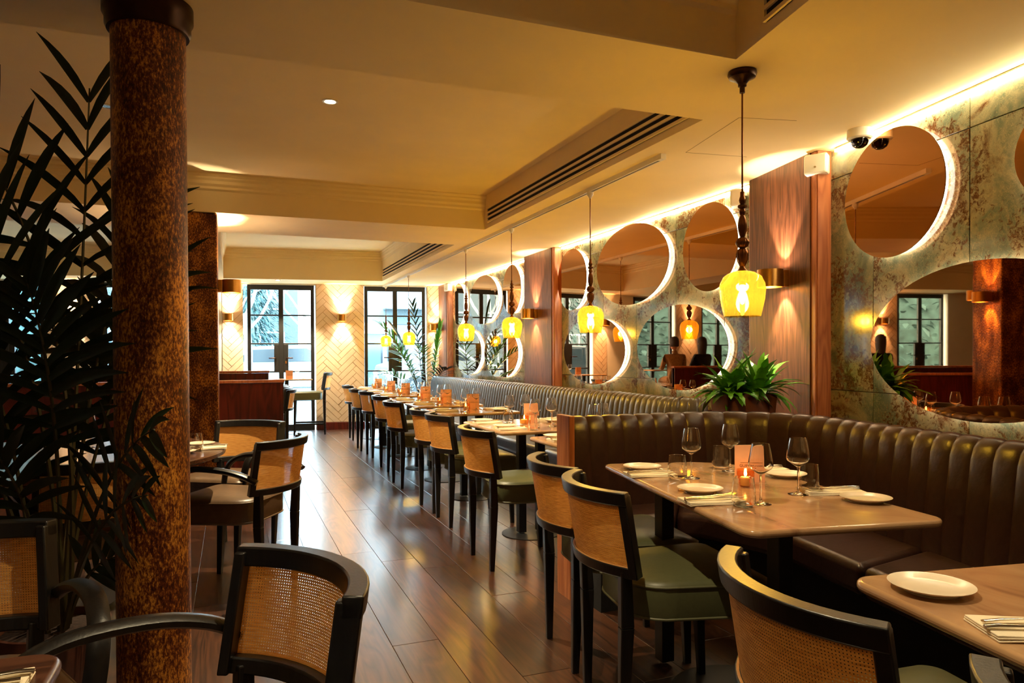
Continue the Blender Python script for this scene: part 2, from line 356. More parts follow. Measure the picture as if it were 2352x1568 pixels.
# ================================================================ ROOM
ZS = 2.424                                   # soffit height
A9 = math.radians(9.0); TF = math.tan(A9)    # front wall skew
AN = .17286                                  # near wall skew
XW = 3.45                                    # banquette wall
def yF(x): return 12.27-TF*(x-1.5)           # front (window) wall line
def yC(x): return 11.45-TF*(x-2.26)
NW0 = Vector((3.487, 4.139, 0)); ND = Vector((-math.sin(AN), -math.cos(AN), 0)); NN = Vector((-math.cos(AN), math.sin(AN), 0))
def nw(s, d=0, z=0):                          # point on the near wall: s metres toward the camera, d metres out
    p = NW0+ND*s+NN*d; return (p.x, p.y, z)
XL, YB = -5.6, -3.2

# floor
fl = G().prism([(XL, YB), (3.6, YB), (3.6, yF(3.6)+.3), (XL, yF(XL)+.3)], -.06, -.002).build('floor', 'plank'); struct(fl)
n = 0
x = .021-.2*8
while x < 3.35 and n < 290:
    y = -.9+random.uniform(-1.2, 0)
    while y < yF(x)-.02:
        L_ = random.choice((1.5, 1.8, 2.1, 2.3)); y1 = min(y+L_, yF(x+.1)-.01); y0 = max(y, -.9)
        if y1-y0 > .15:
            p = G().box((0, 0, 0), (.1985, y1-y0-.0015, .012)).build('plank', 'plank', fl, (x+.1, (y0+y1)/2, -.003+random.uniform(-.0006, .0006)), bevel=.0012, seg=1); n += 1
        y += L_
    x += .2

# ceiling: soffits, beams and coffers
cg = G()
c1 = [(1.927, 2.405), (1.927-.178*3, 2.405-3*.984), (-4.2, -.56), (-4.2, 2.405)]
Z1 = 2.74
def slab(poly): cg.prism(poly, ZS, 3.1)
slab([(2.26, 3.08), (3.6, 3.08), (3.6, yF(3.6)+.1), (2.26, yF(2.26)+.1)])
slab([(-4.2, 2.405), (3.6, 2.405), (3.6, 3.08), (-4.2, 3.08)])
slab([(-4.2, 6.475), (2.26, 6.475), (2.26, 7.47), (-4.2, 7.47)])
slab([(-.75, 7.47), (-.1, 7.47), (-.1, yF(-.1)+.1), (-.75, yF(-.75)+.1)])
slab([(-.1, yC(-.1)), (2.26, yC(2.26)), (2.26, yF(2.26)+.1), (-.1, yF(-.1)+.1)])
slab([(-4.2, yC(-4.2)), (-.75, yC(-.75)), (-.75, yF(-.75)+.1), (-4.2, yF(-4.2)+.1)])
slab([(XL, YB), (-4.2, YB), (-4.2, yF(-4.2)+.1), (XL, yF(XL)+.1)])
slab([(c1[0][0], c1[0][1]), (c1[1][0], c1[1][1]), (3.6, c1[1][1]), (3.6, 2.405)])
slab([(-4.2, YB), (3.6, YB), (3.6, -.56), (-4.2, -.56)])
cg.prism(c1, Z1, 3.1)
cg.prism([(-4.2, 3.08), (2.26, 3.08), (2.26, 6.475), (-4.2, 6.475)], Z1, 3.1)
cg.prism([(-.1, 7.47), (2.26, 7.47), (2.26, yC(2.26)), (-.1, yC(-.1))], 2.88, 3.1)
cg.prism([(-4.2, 7.47), (-.75, 7.47), (-.75, yC(-.75)), (-4.2, yC(-4.2))], 2.88, 3.1)
ceil = struct(cg.build('ceiling', 'plaster'))
# plaster mouldings: stepped profile run along a line; p0->p1, inward normal n, top height z
def crown(p0, p1, nrm, z, k):
    prof = [(0, 0), (.05, 0), (.05, -.012), (.036, -.03), (.036, -.042), (.026, -.06), (.026, -.085), (.014, -.105), (.014, -.125), (0, -.14)]
    g = G(); m = len(prof)
    vs = [(p[0]+nrm[0]*d, p[1]+nrm[1]*d, z+h) for p in (p0, p1) for d, h in prof]
    g.add(vs, [(i, i+1, m+i+1, m+i) for i in range(m-1)]+[(m-1, 0, m, 2*m-1), tuple(range(m)), tuple(range(2*m-1, m-1, -1))])
    struct(g.build('trim_%d' % k, 'plaster'))
crown((-4.2, 6.475), (2.26, 6.475), (0, -1), Z1, 1)
crown((-.1, yC(-.1)), (2.26, yC(2.26)), (-math.sin(A9), -math.cos(A9)), 2.88, 2)
crown((2.26, yC(2.26)), (2.26, 7.47), (-1, 0), 2.88, 3)
crown((-.1, 7.47), (-.1, yC(-.1)), (1, 0), 2.88, 4)
crown((-4.2, yC(-4.2)), (-.75, yC(-.75)), (-math.sin(A9), -math.cos(A9)), 2.88, 5)
crown((-4.2, 2.405), (1.927, 2.405), (0, -1), Z1, 6)
crown((-.75, 7.47), (-.75, yC(-.75)), (-1, 0), 2.88, 7)
crown((2.26, 3.08), (-4.2, 3.08), (0, 1), Z1, 8)
# access hatch seams in the soffit
for i, (a, b) in enumerate((((2.526, 3.61), (2.412, 2.986)), ((2.412, 2.986), (2.72, 2.92)), ((2.526, 3.61), (2.93, 3.56)), ((2.44, 8.6), (2.44, 7.9)), ((2.44, 7.9), (2.75, 7.9)))):
    d = Vector((b[0]-a[0], b[1]-a[1])); 
    g = G().box(((a[0]+b[0])/2, (a[1]+b[1])/2, ZS-.0004), (d.length, .0025, .0012), math.atan2(d.y, d.x)).build('hatch_seam', 'plaster_line', ceil)
# linear air grilles
def grille(p0, p1, nrm, z0, z1, label, group='slotted air grilles let into the coffers'):
    p0, p1 = Vector(p0), Vector(p1); d = p1-p0; L_ = d.length; a = math.atan2(d.y, d.x); mid = (p0+p1)/2
    t = empty('air_grille', label, 'grille', (mid.x+nrm[0]*.001, mid.y+nrm[1]*.001, 0), a, group)
    sgn = 1 if Vector((-math.sin(a), math.cos(a))).dot(Vector(nrm)) > 0 else -1
    h = (z1-z0); sl = h*.2; gap = h*.12
    zz = z0+gap
    G().box((0, sgn*.002, (z0+z1)/2), (L_, .004, h)).build('backing', 'slot_black', t)
    edges = [z0]
    for k in range(3): edges += [zz, zz+sl]; zz += sl+gap
    edges.append(z1)
    for k in range(0, len(edges), 2):
        G().box((0, sgn*.008, (edges[k]+edges[k+1])/2), (L_, .014, edges[k+1]-edges[k])).build('slat', 'plaster', t)
    for e in (-1, 1): G().box((e*(L_/2+.006), sgn*.008, (z0+z1)/2), (.012, .014, h)).build('end_cap', 'plaster', t)
grille((2.26, 3.12), (2.26, 6.36), (-1, 0), 2.468, 2.60, 'long slotted air grille in the coffer with the lit downlight')
grille((2.26, 7.55), (2.26, 11.35), (-1, 0), 2.468, 2.60, 'slotted air grille in the coffer next to the window wall')
grille((1.927-.178*.24, 2.405-.984*.24), (1.927-.178*2.4, 2.405-.984*2.4), (-.984, .178), 2.468, 2.60, 'slotted air grille in the angled coffer above the near booth')

# walls
wr = struct(G().box((XW+.1, 8.25, 1.55), (.2, 8.5, 3.1)).build('wall_right', 'marble_grout', bevel=0))
pn0, pn1 = nw(-.1), nw(7.6)
wn = struct(G().prism([nw(-.02)[:2], nw(7.6)[:2], nw(7.6, -.2)[:2], nw(-.02, -.2)[:2]], 0, 3.1).build('wall_right_near', 'marble_grout'))
struct(G().box((XL-.1, 5, 1.55), (.2, 17, 3.1)).build('wall_left', 'tile_grout'))
struct(G().box((-1, YB-.1, 1.55), (9.4, .2, 3.1)).build('wall_back', 'plaster'))
def tile(parent, s0, s1, z0, z1, P, ang):
    # marble slab: P(s) plan point, recessed joints around each
    a, b = P(s0+.0025), P(s1-.0025); L_ = math.hypot(b[0]-a[0], b[1]-a[1]); mx_, my_ = (a[0]+b[0])/2, (a[1]+b[1])/2
    return G().box((0, 0, 0), (L_, .02, z1-z0-.005)).build('marble_slab', 'green_marble', parent, (mx_, my_, (z0+z1)/2), ang, bevel=.001, seg=1)
ZR = [(0.0, 1.012), (1.012, 2.252), (2.252, ZS-.03)]
def far_bay(y0, y1, first):
    ys = [y0]; y = first
    while y < y1: ys.append(y); y += .625
    ys.append(y1)
    for a, b in zip(ys, ys[1:]):
        for z0, z1 in ZR: tile(wr, a, b, z0, z1, lambda s: (XW-.008, s), PI/2)
far_bay(4.02, 7.25, 4.418); far_bay(8.18, 11.5, 8.75)
ss = [.85, 1.23, 1.867, 2.505, 3.143, 3.78, 4.42]
for a, b in zip(ss, ss[1:]):
    for z0, z1 in ZR: tile(wn, a, b, z0, z1, lambda s: nw(s, .006)[:2], math.atan2(ND.y, ND.x))

# LED coves at the head of the stone
def led(p0, p1, label):
    p0, p1 = Vector(p0), Vector(p1); d = p1-p0; a = math.atan2(d.y, d.x); m = (p0+p1)/2
    t = empty('led_strip', label, 'light strip', (m.x, m.y, ZS-.017), a)
    G().box((0, 0, 0), (d.length, .016, .012)).build('diffuser', 'led', t)
    G().box((0, 0, .0105), (d.length, .022, .007)).build('channel', 'white_plastic', t)
led((XW-.03, 4.12), (XW-.03, 7.22), 'warm light strip over the middle stone bay')
led((XW-.03, 8.2), (XW-.03, 11.46), 'warm light strip over the stone bay next to the windows')
led(nw(.93, .03)[:2], nw(2.7, .03)[:2], 'warm light strip over the stone behind the near booth')

# walnut pilasters
def pilaster(P, ang, w, label_side, k):
    t = struct(empty('trim_pilaster_%d' % k, 'walnut veneered pilaster '+label_side, None, P, ang))
    t['kind'] = 'structure'
    G().box((0, .03, ZS/2), (w-.11, .12, ZS)).build('veneer_panel', 'walnut', t, bevel=.002)
    for x0, ww, d in ((-(w/2)+.035, .05, .105), (-(w/2)+.008, .016, .09)):
        G().box((x0, .03, ZS/2), (ww, d, ZS)).build('edge_trim', 'walnut_edge', t, bevel=.004)
    G().box((w/2-.045, .03, ZS/2), (.012, .11, ZS)).build('edge_trim', 'walnut_edge', t, bevel=.003)
    return t
# local +y out of wall, local -x toward the camera end
pilaster((XW-.03, 7.70, 0), PI/2, .90, 'between the middle and far stone bays', 2)
pilaster((XW-.03, 11.83, 0), PI/2, .76, 'in the corner next to the window wall', 3)
pa = math.atan2(-ND.y, -ND.x)
pc = nw(.47, .03); pilaster((pc[0], pc[1], 0), pa, .80, 'beside the planter of ferns', 1)

# front wall with french doors and herringbone tiling
DOORS = [(-3.72, -2.68), (-1.86, -.82), (.255, 1.296), (2.107, 3.118)]
HD = 2.405
wf = G(); xs = XL
def wseg(x0, x1, z0=0, z1=3.1, d0=0, d1=.25):
    wf.prism([(x0, yF(x0)+d0), (x1, yF(x1)+d0), (x1, yF(x1)+d1), (x0, yF(x0)+d1)], z0, z1)
px_ = XL-.2
for a, b in DOORS: wseg(px_, a-.07); wseg(a-.07, b+.02, HD); px_ = b+.02
wseg(px_, 3.7)
wfo = struct(wf.build('wall_front', 'white_paint'))
def clip(poly, x0, x1, z0, z1):
    for ax, lim, sg in ((0, x0, 1), (0, x1, -1), (1, z0, 1), (1, z1, -1)):
        out = []; n = len(poly)
        for i in range(n):
            p, q = poly[i], poly[(i+1) % n]; ip = sg*(p[ax]-lim) >= 0; iq = sg*(q[ax]-lim) >= 0
            if ip: out.append(p)
            if ip != iq:
                t = (lim-p[ax])/(q[ax]-p[ax]); out.append((p[0]+t*(q[0]-p[0]), p[1]+t*(q[1]-p[1])))
        poly = out
        if len(poly) < 3: return []
    return poly
NT = [0]
def herring(x0, x1, z0, z1, zx):
    # zigzag columns of tiles laid at 45 degrees; (u,z) plane, lifted onto the wall; zx: apex column
    W_, L_ = .084, .336; g_ = .006; c = math.sqrt(.5)
    backing = G(); backing.prism([(x0, yF(x0)-.006), (x1, yF(x1)-.006), (x1, yF(x1)+.01), (x0, yF(x0)+.01)], z0, z1); backing.build('grout_bed', 'tile_grout', wfo)
    for i in range(-9, 10):
        for j in range(-30, 44):
            for k in range(2):
                # classic herringbone lattice in rotated frame
                a0 = i*L_+j*W_; b0 = -i*L_+j*W_
                if k == 0: r = [(a0, b0), (a0+L_, b0), (a0+L_, b0+W_), (a0, b0+W_)]
                else: r = [(a0, b0+W_), (a0+W_, b0+W_), (a0+W_, b0+W_+L_), (a0, b0+W_+L_)]
                h = g_/2; xm = min(p[0] for p in r)+h; xM = max(p[0] for p in r)-h; ym = min(p[1] for p in r)+h; yM = max(p[1] for p in r)-h
                poly = [((u-v)*c+zx, (u+v)*c) for u, v in ((xm, ym), (xM, ym), (xM, yM), (xm, yM))]
                poly = clip(poly, x0+.002, x1-.002, z0+.002, z1-.002)
                if not poly: continue
                ar = abs(sum(poly[q][0]*poly[(q+1) % len(poly)][1]-poly[(q+1) % len(poly)][0]*poly[q][1] for q in range(len(poly))))/2
                if ar < .0004: continue
                NT[0] += 1; m = len(poly); g = G(); dd = random.uniform(-.0012, .0012); tilt = random.uniform(-.02, .02)
                cx_ = sum(p[0] for p in poly)/m
                fr = [(p[0], yF(p[0])-.014+dd+tilt*(p[0]-cx_), p[1]) for p in poly]; bk = [(p[0], yF(p[0])-.004, p[1]) for p in poly]
                g.add(fr+bk, [tuple(range(m)), tuple(range(2*m-1, m-1, -1))]+[(q, q+m, (q+1) % m+m, (q+1) % m) for q in range(m)])
                g.build('wall_tile', 'tile_cream', wfo)
herring(1.32, 2.09, .13, HD+.015, 1.72)
herring(-.13, .185, .13, HD+.015, .01)
herring(3.14, 3.42, .13, HD+.015, 3.2)
herring(-2.66, -1.93, .6, HD+.015, -2.3)
for i, (a, b) in enumerate(((1.32, 2.09), (-.8, .19), (3.14, 3.4), (-2.66, -1.93))):
    g = G(); g.prism([(a, yF(a)-.03), (b, yF(b)-.03), (b, yF(b)), (a, yF(a))], 0, .125); struct(g.build('baseboard_front_%d' % (i+1), 'mahogany', bevel=.006))
# french doors
def door(x0, x1, k):
    w = x1-x0; xm = (x0+x1)/2; D = .07
    t = struct(empty('door_%d' % k, None, None, (xm, yF(xm)+D, 0), -A9)); cosA = math.cos(A9); W = w/cosA; h = HD
    fb = .055
    def bar(n, c, s, m='black_steel', b=.004): return G().box(c, s).build(n, m, t, bevel=b)
    for s in (-1, 1): bar('frame_jamb', (s*(W/2-fb/2), 0, h/2), (fb, .06, h))
    bar('frame_head', (0, 0, h-.04), (W-2*fb, .06, .08)); bar('frame_sill', (0, 0, .05), (W-2*fb, .06, .1))
    bar('meeting_stile', (0, 0, h/2), (.075, .05, h-.16))
    zb = [.975, 1.438, 1.907]
    for s in (-1, 1):
        xi = s*(W/2-fb+.0375)/2
        for z in zb: bar('glazing_bar', (s*((W/2-fb)+.0375)/2, 0, z), ((W/2-fb)-.0375, .04, .024))
        p_w = (W/2-fb)-.0375; edges = [.1]+zb+[h-.08]
        for e0, e1 in zip(edges, edges[1:]):
            lock = e0 == .975
            pw = p_w-(.075 if lock else 0); pxc = s*(.0375+p_w/2+(.0375 if lock else 0))
            G().box((pxc, 0, (e0+e1)/2), (pw-.002, .006, e1-e0-.024)).build('pane', 'window_glass', t)
        lk = bar('lock_plate', (s*.075, 0, 1.2065), (.075, .045, .44), 'black_steel', .003)
        hd = G().tube([(s*.085, -.03, 1.2), (s*.085, -.07, 1.2), (s*.10, -.075, 1.2), (s*.19, -.075, 1.2)], .009, 8).build('door_handle', 'bronze_dark', lk, smooth=40)
    kh = G(); kh.box((.075, -.026, 1.13), (.02, .006, .04)); kh.build('keyhole', 'brass', t, bevel=.002)
    return t
for k, (a, b) in enumerate(DOORS): door(a, b, k+1)

# gold-leafed columns
t = struct(empty('column_round', 'round column in mottled gold leaf with a dark bronze collar', None, (-.254, 2.751, 0)))
G().lathe([(.117, 0), (.117, ZS-.001)], 64).build('column_shaft', 'gold_leaf', t, smooth=60)
G().lathe([(.117, ZS-.10), (.128, ZS-.10), (.134, ZS-.085), (.134, ZS-.06), (.142, ZS-.045), (.142, ZS-.002), (.117, ZS-.002)], 64).build('column_collar', 'bronze_dark', t, smooth=35)
t = struct(empty('column_square', 'square column in mottled gold leaf under the beam', None, (-.33, 6.72, 0)))
G().box((0, 0, ZS/2-.002), (.46, .46, ZS-.004)).build('column_shaft', 'gold_leaf', t, bevel=.012)

# ================================================================ MIRRORS with backlit rims
def mirror(P, ang, a, b, label, group='bronze mirrors with glowing rims'):
    # disc in local xz plane, local -y faces the room
    t = empty('wall_mirror', label, 'mirror', P, ang, group)
    N = 64
    def ring(ra, rb, y): return [(ra*math.cos(2*PI*k/N), y, rb*math.sin(2*PI*k/N)) for k in range(N)]
    g = G(); g.add(ring(a, b, -.045)+ring(a, b, -.039), [tuple(range(N)), tuple(range(2*N-1, N-1, -1))]+[(k, k+N, (k+1) % N+N, (k+1) % N) for k in range(N)])
    g.build('mirror_glass', 'bronze_mirror', t)
    g = G(); e = .03
    g.add(ring(a-e, b-e, -.039)+ring(a-e, b-e, 0), [(k, k+N, (k+1) % N+N, (k+1) % N) for k in range(N)]); g.build('backing_rim', 'white_plastic', t)
    g = G(); e1, e2 = .028, .016
    g.add(ring(a-e1, b-e1, -.012)+ring(a-e2, b-e2, -.012)+ring(a-e2, b-e2, -.024)+ring(a-e1, b-e1, -.024),
          [(k+N*i, (k+1) % N+N*i, (k+1) % N+N*((i+1) % 4), k+N*((i+1) % 4)) for i in range(4) for k in range(N)])
    g.build('rim_light', 'halo', t)
    return t
MX = XW-.018
fm = [(4.545, 2.04, .335, .335, 'round mirror in the middle stone bay beside the fern planter pilaster'), (5.71, 2.045, .63, .365, 'wide oval mirror in the upper row of the middle stone bay'),
      (6.91, 2.03, .345, .325, 'round mirror in the middle stone bay beside the brass sconce pilaster'), (4.95, 1.283, .63, .348, 'low oval mirror behind the fern planter'), (6.45, 1.268, .65, .34, 'low oval mirror behind the second hanging lamp'),
      (8.67, 2.08, .32, .32, 'round mirror in the far stone bay beside the pilaster'), (9.8, 2.03, .62, .35, 'wide oval mirror in the upper row of the far stone bay'), (11.0, 2.05, .33, .33, 'round mirror next to the corner pilaster'),
      (9.1, 1.26, .65, .345, 'low oval mirror in the far stone bay beside the pilaster'), (10.55, 1.28, .66, .35, 'low oval mirror in the far stone bay nearest the windows')]
for y, z, a, b, l in fm: mirror((MX, y, z), -PI/2, a, b, l)
def sN(y): return (y-NW0.y)/ND.y
for yc, z, a, b, l in ((2.745, 2.053, .36, .33, 'round mirror under the dome camera'), (2.22, 1.275, .68, .36, 'big oval mirror above the near booth bench'), (1.36, 2.03, .68, .35, 'oval mirror beside the round mirror above the near booth')):
    q = nw(sN(yc), .016, z); mirror(q, math.atan2(ND.y, ND.x), a, b, l)

# ================================================================ LAMPS
def sconce_proto():
    t = empty('wall_sconce', 'x', 'wall light', group='brass drum wall lights')
    r, h = .078, .055
    G().lathe([(r, -h), (r, h), (r-.004, h), (r-.004, -h), (r, -h)], 40).build('drum', 'brass', t, (0, -.11, 0), smooth=40)
    G().lathe([(.0001, -.006), (r-.006, -.006), (r-.006, .006), (.0001, .006)], 32).build('lamp_holder', 'brass', t, (0, -.11, 0), smooth=40)
    G().lathe([(.0001, -.02), (.032, -.02), (.032, .02), (.0001, .02)], 24).build('lamp_lens', 'sconce_lens', t, (0, -.11, 0), smooth=40)
    G().box((0, -.0175, 0), (.07, .035, .105)).build('backplate', 'brass', t, bevel=.003)
    light('sconce_up', 'SPOT', (0, -.105, .024), E_SCONCE, (1, .80, .54), t, (0, .3, 1), spot_size=math.radians(64), spot_blend=.45, shadow_soft_size=.012)
    light('sconce_down', 'SPOT', (0, -.105, -.024), E_SCONCE, (1, .80, .54), t, (0, .3, -1), spot_size=math.radians(64), spot_blend=.45, shadow_soft_size=.012)
    return t
sconce = Proto(sconce_proto()); SG = 'brass drum wall lights'
q = nw(.56, .118, 1.70)
sconce((q[0], q[1], 1.70), pa+PI, 'brass drum wall light on the pilaster by the fern planter', SG)
sconce((XW-.118, 7.73, 1.71), -PI/2, 'brass drum wall light on the pilaster between the stone bays', SG)
sconce((XW-.118, 11.86, 1.71), -PI/2, 'brass drum wall light on the corner pilaster by the windows', SG)
for xx, l in ((1.73, 'brass drum wall light on the tiles between the glazed doors'), (-.02, 'brass drum wall light on the narrow tiled strip beside the gold column')):
    sconce((xx, yF(xx)-.016, 1.86), -A9, l, SG)
sconce((-.10, 6.66, 1.83), PI/2, 'brass drum wall light high on the square gold column', SG)
sconce((-.2, 6.952, 1.88), PI, 'brass drum wall light on the far face of the square gold column', SG)
sconce((-.56, 6.72, 1.9), -PI/2, 'brass drum wall light on the left face of the square gold column', SG)
sconce((-2.3, yF(-2.3)-.016, 1.86), -A9, 'brass drum wall light on the tiles behind the tall palm', SG)

def pendant_proto(rose):
    t = empty('pendant_lamp', 'x', 'pendant lamp')
    B = -1.04                                    # lower edge of shade below the ceiling
    prof = [(.0125, -.53), (.0125, -.51), (.006, -.505)]
    if rose:
        G().lathe([(.0001, 0), (.058, 0), (.061, -.012), (.055, -.026), (.03, -.038), (.018, -.052), (.018, -.062), (.011, -.066), (.011, -.09), (.0001, -.09)], 32).build('ceiling_rose', 'bronze_dark', t, smooth=40)
        top = -.09
    else:
        G().lathe([(.0001, -.03), (.024, -.03), (.024, -.05), (.014, -.062), (.008, -.075), (.0001, -.075)], 20).build('track_adapter', 'white_plastic', t, smooth=40); top = -.07
    G().tube([(0, 0, top), (0, 0, -.53)], .004, 8).build('cord', 'bronze', t, smooth=60)
    st = [(.0001, -.505), (.009, -.51), (.009, -.528), (.012, -.535), (.0145, -.546), (.012, -.557), (.009, -.561), (.019, -.567), (.019, -.576), (.009, -.581), (.014, -.592), (.012, -.605), (.008, -.61)]
    G().lathe(st, 20).build('stem_finial', 'bronze', t, smooth=35)
    G().lathe([(.008, -.608), (.0145, -.625), (.0185, -.65), (.0175, -.675), (.011, -.698), (.009, -.704)], 40, flute=.06, nf=12).build('stem_bead', 'bronze', t, smooth=50)
    G().lathe([(.009, -.702), (.022, -.71), (.0285, -.726), (.022, -.742), (.009, -.75)], 48, flute=.06, nf=14).build('stem_bead', 'bronze', t, smooth=50)
    G().lathe([(.009, -.748), (.021, -.757), (.025, -.775), (.022, -.80), (.013, -.822), (.010, -.827)], 48, flute=.06, nf=12).build('stem_bead', 'bronze', t, smooth=50)
    G().lathe([(.010, -.826), (.012, -.834), (.0235, -.847), (.013, -.86), (.010, -.872), (.0135, -.885), (.017, -.89), (.0001, -.89)], 24).build('stem_collar', 'bronze', t, smooth=35)
    sh = [(.016, -.845), (.05, -.852), (.078, -.870), (.093, -.9), (.096, -.925), (.092, -.965), (.084, -1.005), (.076, -1.04)]
    G().lathe(sh, 48).build('glass_shade', 'amber_glass', t, smooth=60)
    G().tube([(0, 0, -.885), (0, 0, -.905)], .014, 12).build('lamp_socket', 'bronze_dark', t, smooth=40)
    b = G().lathe([(.0001, -.99), (.008, -.985), (.012, -.965), (.012, -.92), (.009, -.905), (.0001, -.9)], 16).build('bulb', 'bulb', t, smooth=60)
    l = light('pendant_glow', 'POINT', (0, 0, -.945), E_PEND, (1, .74, .36), t, shadow_soft_size=.03)
    return t
pr = pendant_proto(True); tag(pr, 'amber glass pendant lamp on a bronze ceiling rose above the near booth', 'pendant lamp'); pr.location = (2.036, 2.501, ZS)
pend = Proto(pendant_proto(False)); PG = 'amber pendant lamps along the ceiling track'
for (x, y), l in zip(((2.415, 4.617), (2.415, 6.174), (2.415, 7.557), (2.415, 10.292), (2.415, 11.95)),
                     ('first', 'second', 'third', 'fourth', 'fifth')):
    pend((x, y, ZS), 0, 'amber glass pendant lamp, %s on the ceiling track counted from the near booth' % l, PG)
t = empty('lighting_track', 'white lighting track under the soffit beside the air grilles', 'track', (2.415, 7.9, ZS))
for s in (-1, 1): G().box((s*.0135, 0, -.0155), (.009, 8.35, .031)).build('track_side', 'white_plastic', t)
G().box((0, 0, -.008), (.018, 8.35, .016)).build('track_slot', 'slot_black', t)
for s in (-1, 1): G().box((0, s*4.2, -.0155), (.038, .05, .033)).build('track_end', 'white_plastic', t, bevel=.002)

def downlight(x, y, z, label, on=True, power=None, size=100):
    t = empty('downlight', label, 'downlight', (x, y, z), 0, 'recessed downlights')
    G().lathe([(.030, -.001), (.046, -.001), (.046, -.006), (.034, -.006), (.030, -.001)], 28).build('trim_ring', 'white_plastic', t, smooth=30)
    G().lathe([(.0001, -.003), (.029, -.003)], 24).build('lens', 'spot_lens' if on else 'pane_grey', t)
    if on: light('downlight_beam', 'SPOT', (0, 0, -.02), power or E_SPOT, (1, .80, .48), t, (0, 0, -1), spot_size=math.radians(size), spot_blend=.4, shadow_soft_size=.014)
downlight(.561, 4.387, Z1, 'lit recessed downlight in the big coffer over the aisle', True, 150, 84)
downlight(.69, 11.83, ZS, 'lit recessed downlight in the soffit above the glazed door with the counter table')
downlight(-.69, 4.95, Z1, 'unlit recessed downlight in the big coffer behind the palm', False)
for x, y, z, l, pw, sz in ((.56, 1.55, Z1, 'lit recessed downlight in the angled coffer nearer the beam', 46, 90), (1.3, .2, Z1, 'lit recessed downlight in the angled coffer over the near table', 14, 80),
                      (1.3, 9.4, 2.88, 'lit recessed downlight in the coffer next to the windows, over the aisle', 70, 95),
                      (-2.4, 5.2, Z1, 'lit recessed downlight in the big coffer over the left booths', 70, 90), (-2.4, 9.4, 2.88, 'lit recessed downlight in the left coffer by the windows', 60, 90), (-.9, .6, Z1, 'lit recessed downlight in the angled coffer over the armchairs', 18, 80)):
    downlight(x, y, z, l, True, pw, sz)

# ceiling fixtures
t = empty('dome_camera', 'white dome security camera under the soffit above the round mirror', 'camera', (3.15, 2.92, ZS))
G().lathe([(.0001, 0), (.062, 0), (.064, -.045), (.056, -.052), (.0001, -.052)], 36).build('camera_base', 'white_plastic', t, smooth=40)
G().lathe([(.046, -.051), (.045, -.066), (.036, -.085), (.018, -.097), (.0001, -.1)], 32).build('camera_dome', 'smoke_dome', t, smooth=60)
G().lathe([(.0001, -.09), (.02, -.08), (.03, -.06), (.03, -.052)], 16).build('camera_lens', 'slot_black', t, smooth=60)
def speaker(P, ang, label):
    t = empty('wall_speaker', label, 'speaker', P, ang, 'small white speakers at the ceiling')
    G().box((0, 0, 0), (.13, .09, .12)).build('speaker_body', 'white_plastic', t, bevel=.012)
    G().box((0, -.046, 0), (.112, .004, .102)).build('speaker_grille', 'white_paint', t, bevel=.004)
    G().lathe([(.0001, .003), (.006, .003), (.006, -.001)], 12).build('speaker_badge', 'steel', t, (0, -.049, -.02)).rotation_euler = (PI/2, 0, 0)
    G().box((0, .05, .03), (.03, .03, .03)).build('speaker_bracket', 'white_plastic', t)
q = nw(.84, .09); speaker((q[0], q[1], 2.345), pa+PI+.75, 'small white speaker at the head of the fern planter pilaster')
speaker((3.38, 4.20, 2.335), -PI/2-.75, 'small white speaker in the top corner of the middle stone bay')
speaker((3.34, 11.42, 2.35), -PI/2+.2, 'small white speaker at the head of the corner pilaster')

# ================================================================ BENCHES
def sweep_path(pts, step):
    # resample polyline at equal steps -> list of (pos, tangent)
    P = [Vector(p) for p in pts]; ds = [0]
    for a, b in zip(P, P[1:]): ds.append(ds[-1]+(b-a).length)
    n = max(1, round(ds[-1]/step)); out = []
    for k in range(n+1):
        s = ds[-1]*k/n; i = 0
        while i < len(ds)-2 and ds[i+1] < s: i += 1
        out.append(P[i].lerp(P[i+1], (s-ds[i])/max(1e-9, ds[i+1]-ds[i])))
    return out
def bench_back(t, pts, step, prof, mat, side, name='back_channel', bulge=.011):
    # pts: plan line of the foot of the back; side=+1: wall lies left of travel
    SM = 12; q = sweep_path(pts, step/SM); n = (len(q)-1)//SM; IX = (0, 1, 3, 6, 9, 11, 12)
    nr = []
    for i in range(len(q)):
        d = (q[min(i+1, len(q)-1)]-q[max(i-1, 0)]).normalized(); nr.append(Vector((-d.y, d.x))*side)
    m = len(prof)
    pn = []
    for j in range(m):
        a, b = prof[max(j-1, 0)], prof[min(j+1, m-1)]; d = Vector((b[0]-a[0], b[1]-a[1])).normalized(); pn.append(Vector((-d.y, d.x)))
    for c in range(n):
        g = G(); vs = []
        o = q[c*SM+6]
        for i in IX:
            k = c*SM+i; bu = bulge*(1-(abs(i-6)/6)**4)
            for j, (d, z) in enumerate(prof):
                dd = d+pn[j].x*bu; zz = z+pn[j].y*bu; p = q[k]+nr[k]*dd-o; vs.append((p.x, p.y, zz))
        g.add(vs, [(i*m+j, i*m+j+1, (i+1)*m+j+1, (i+1)*m+j) for i in range(len(IX)-1) for j in range(m-1)])
        g.build(name, mat, t, (o.x, o.y, 0), smooth=70)
BP = [(0, .36), (.012, .5), (.04, .7), (.058, .82), (.075, .872), (.105, .898), (.14, .905), (.175, .893), (.195, .86), (.2, .78)]
bq = empty('banquette', 'long leather banquette with upright channels along the stone wall', 'banquette', (0, 0, 0))
pts = [(2.93, 11.2)]+[(2.93, 11.1-.05*k) for k in range(0, 130)]+[(2.93+.42*(1-math.cos(a)), 4.6-.42*math.sin(a)) for a in (.2, .45, .7, .95, 1.2)]
pts = [p for i, p in enumerate(pts) if i == 0 or (Vector(p)-Vector(pts[i-1])).length > 1e-4]
bench_back(bq, pts, .082, BP, 'leather_daylit', 1, bulge=.009)
yy = 11.2
k = 0
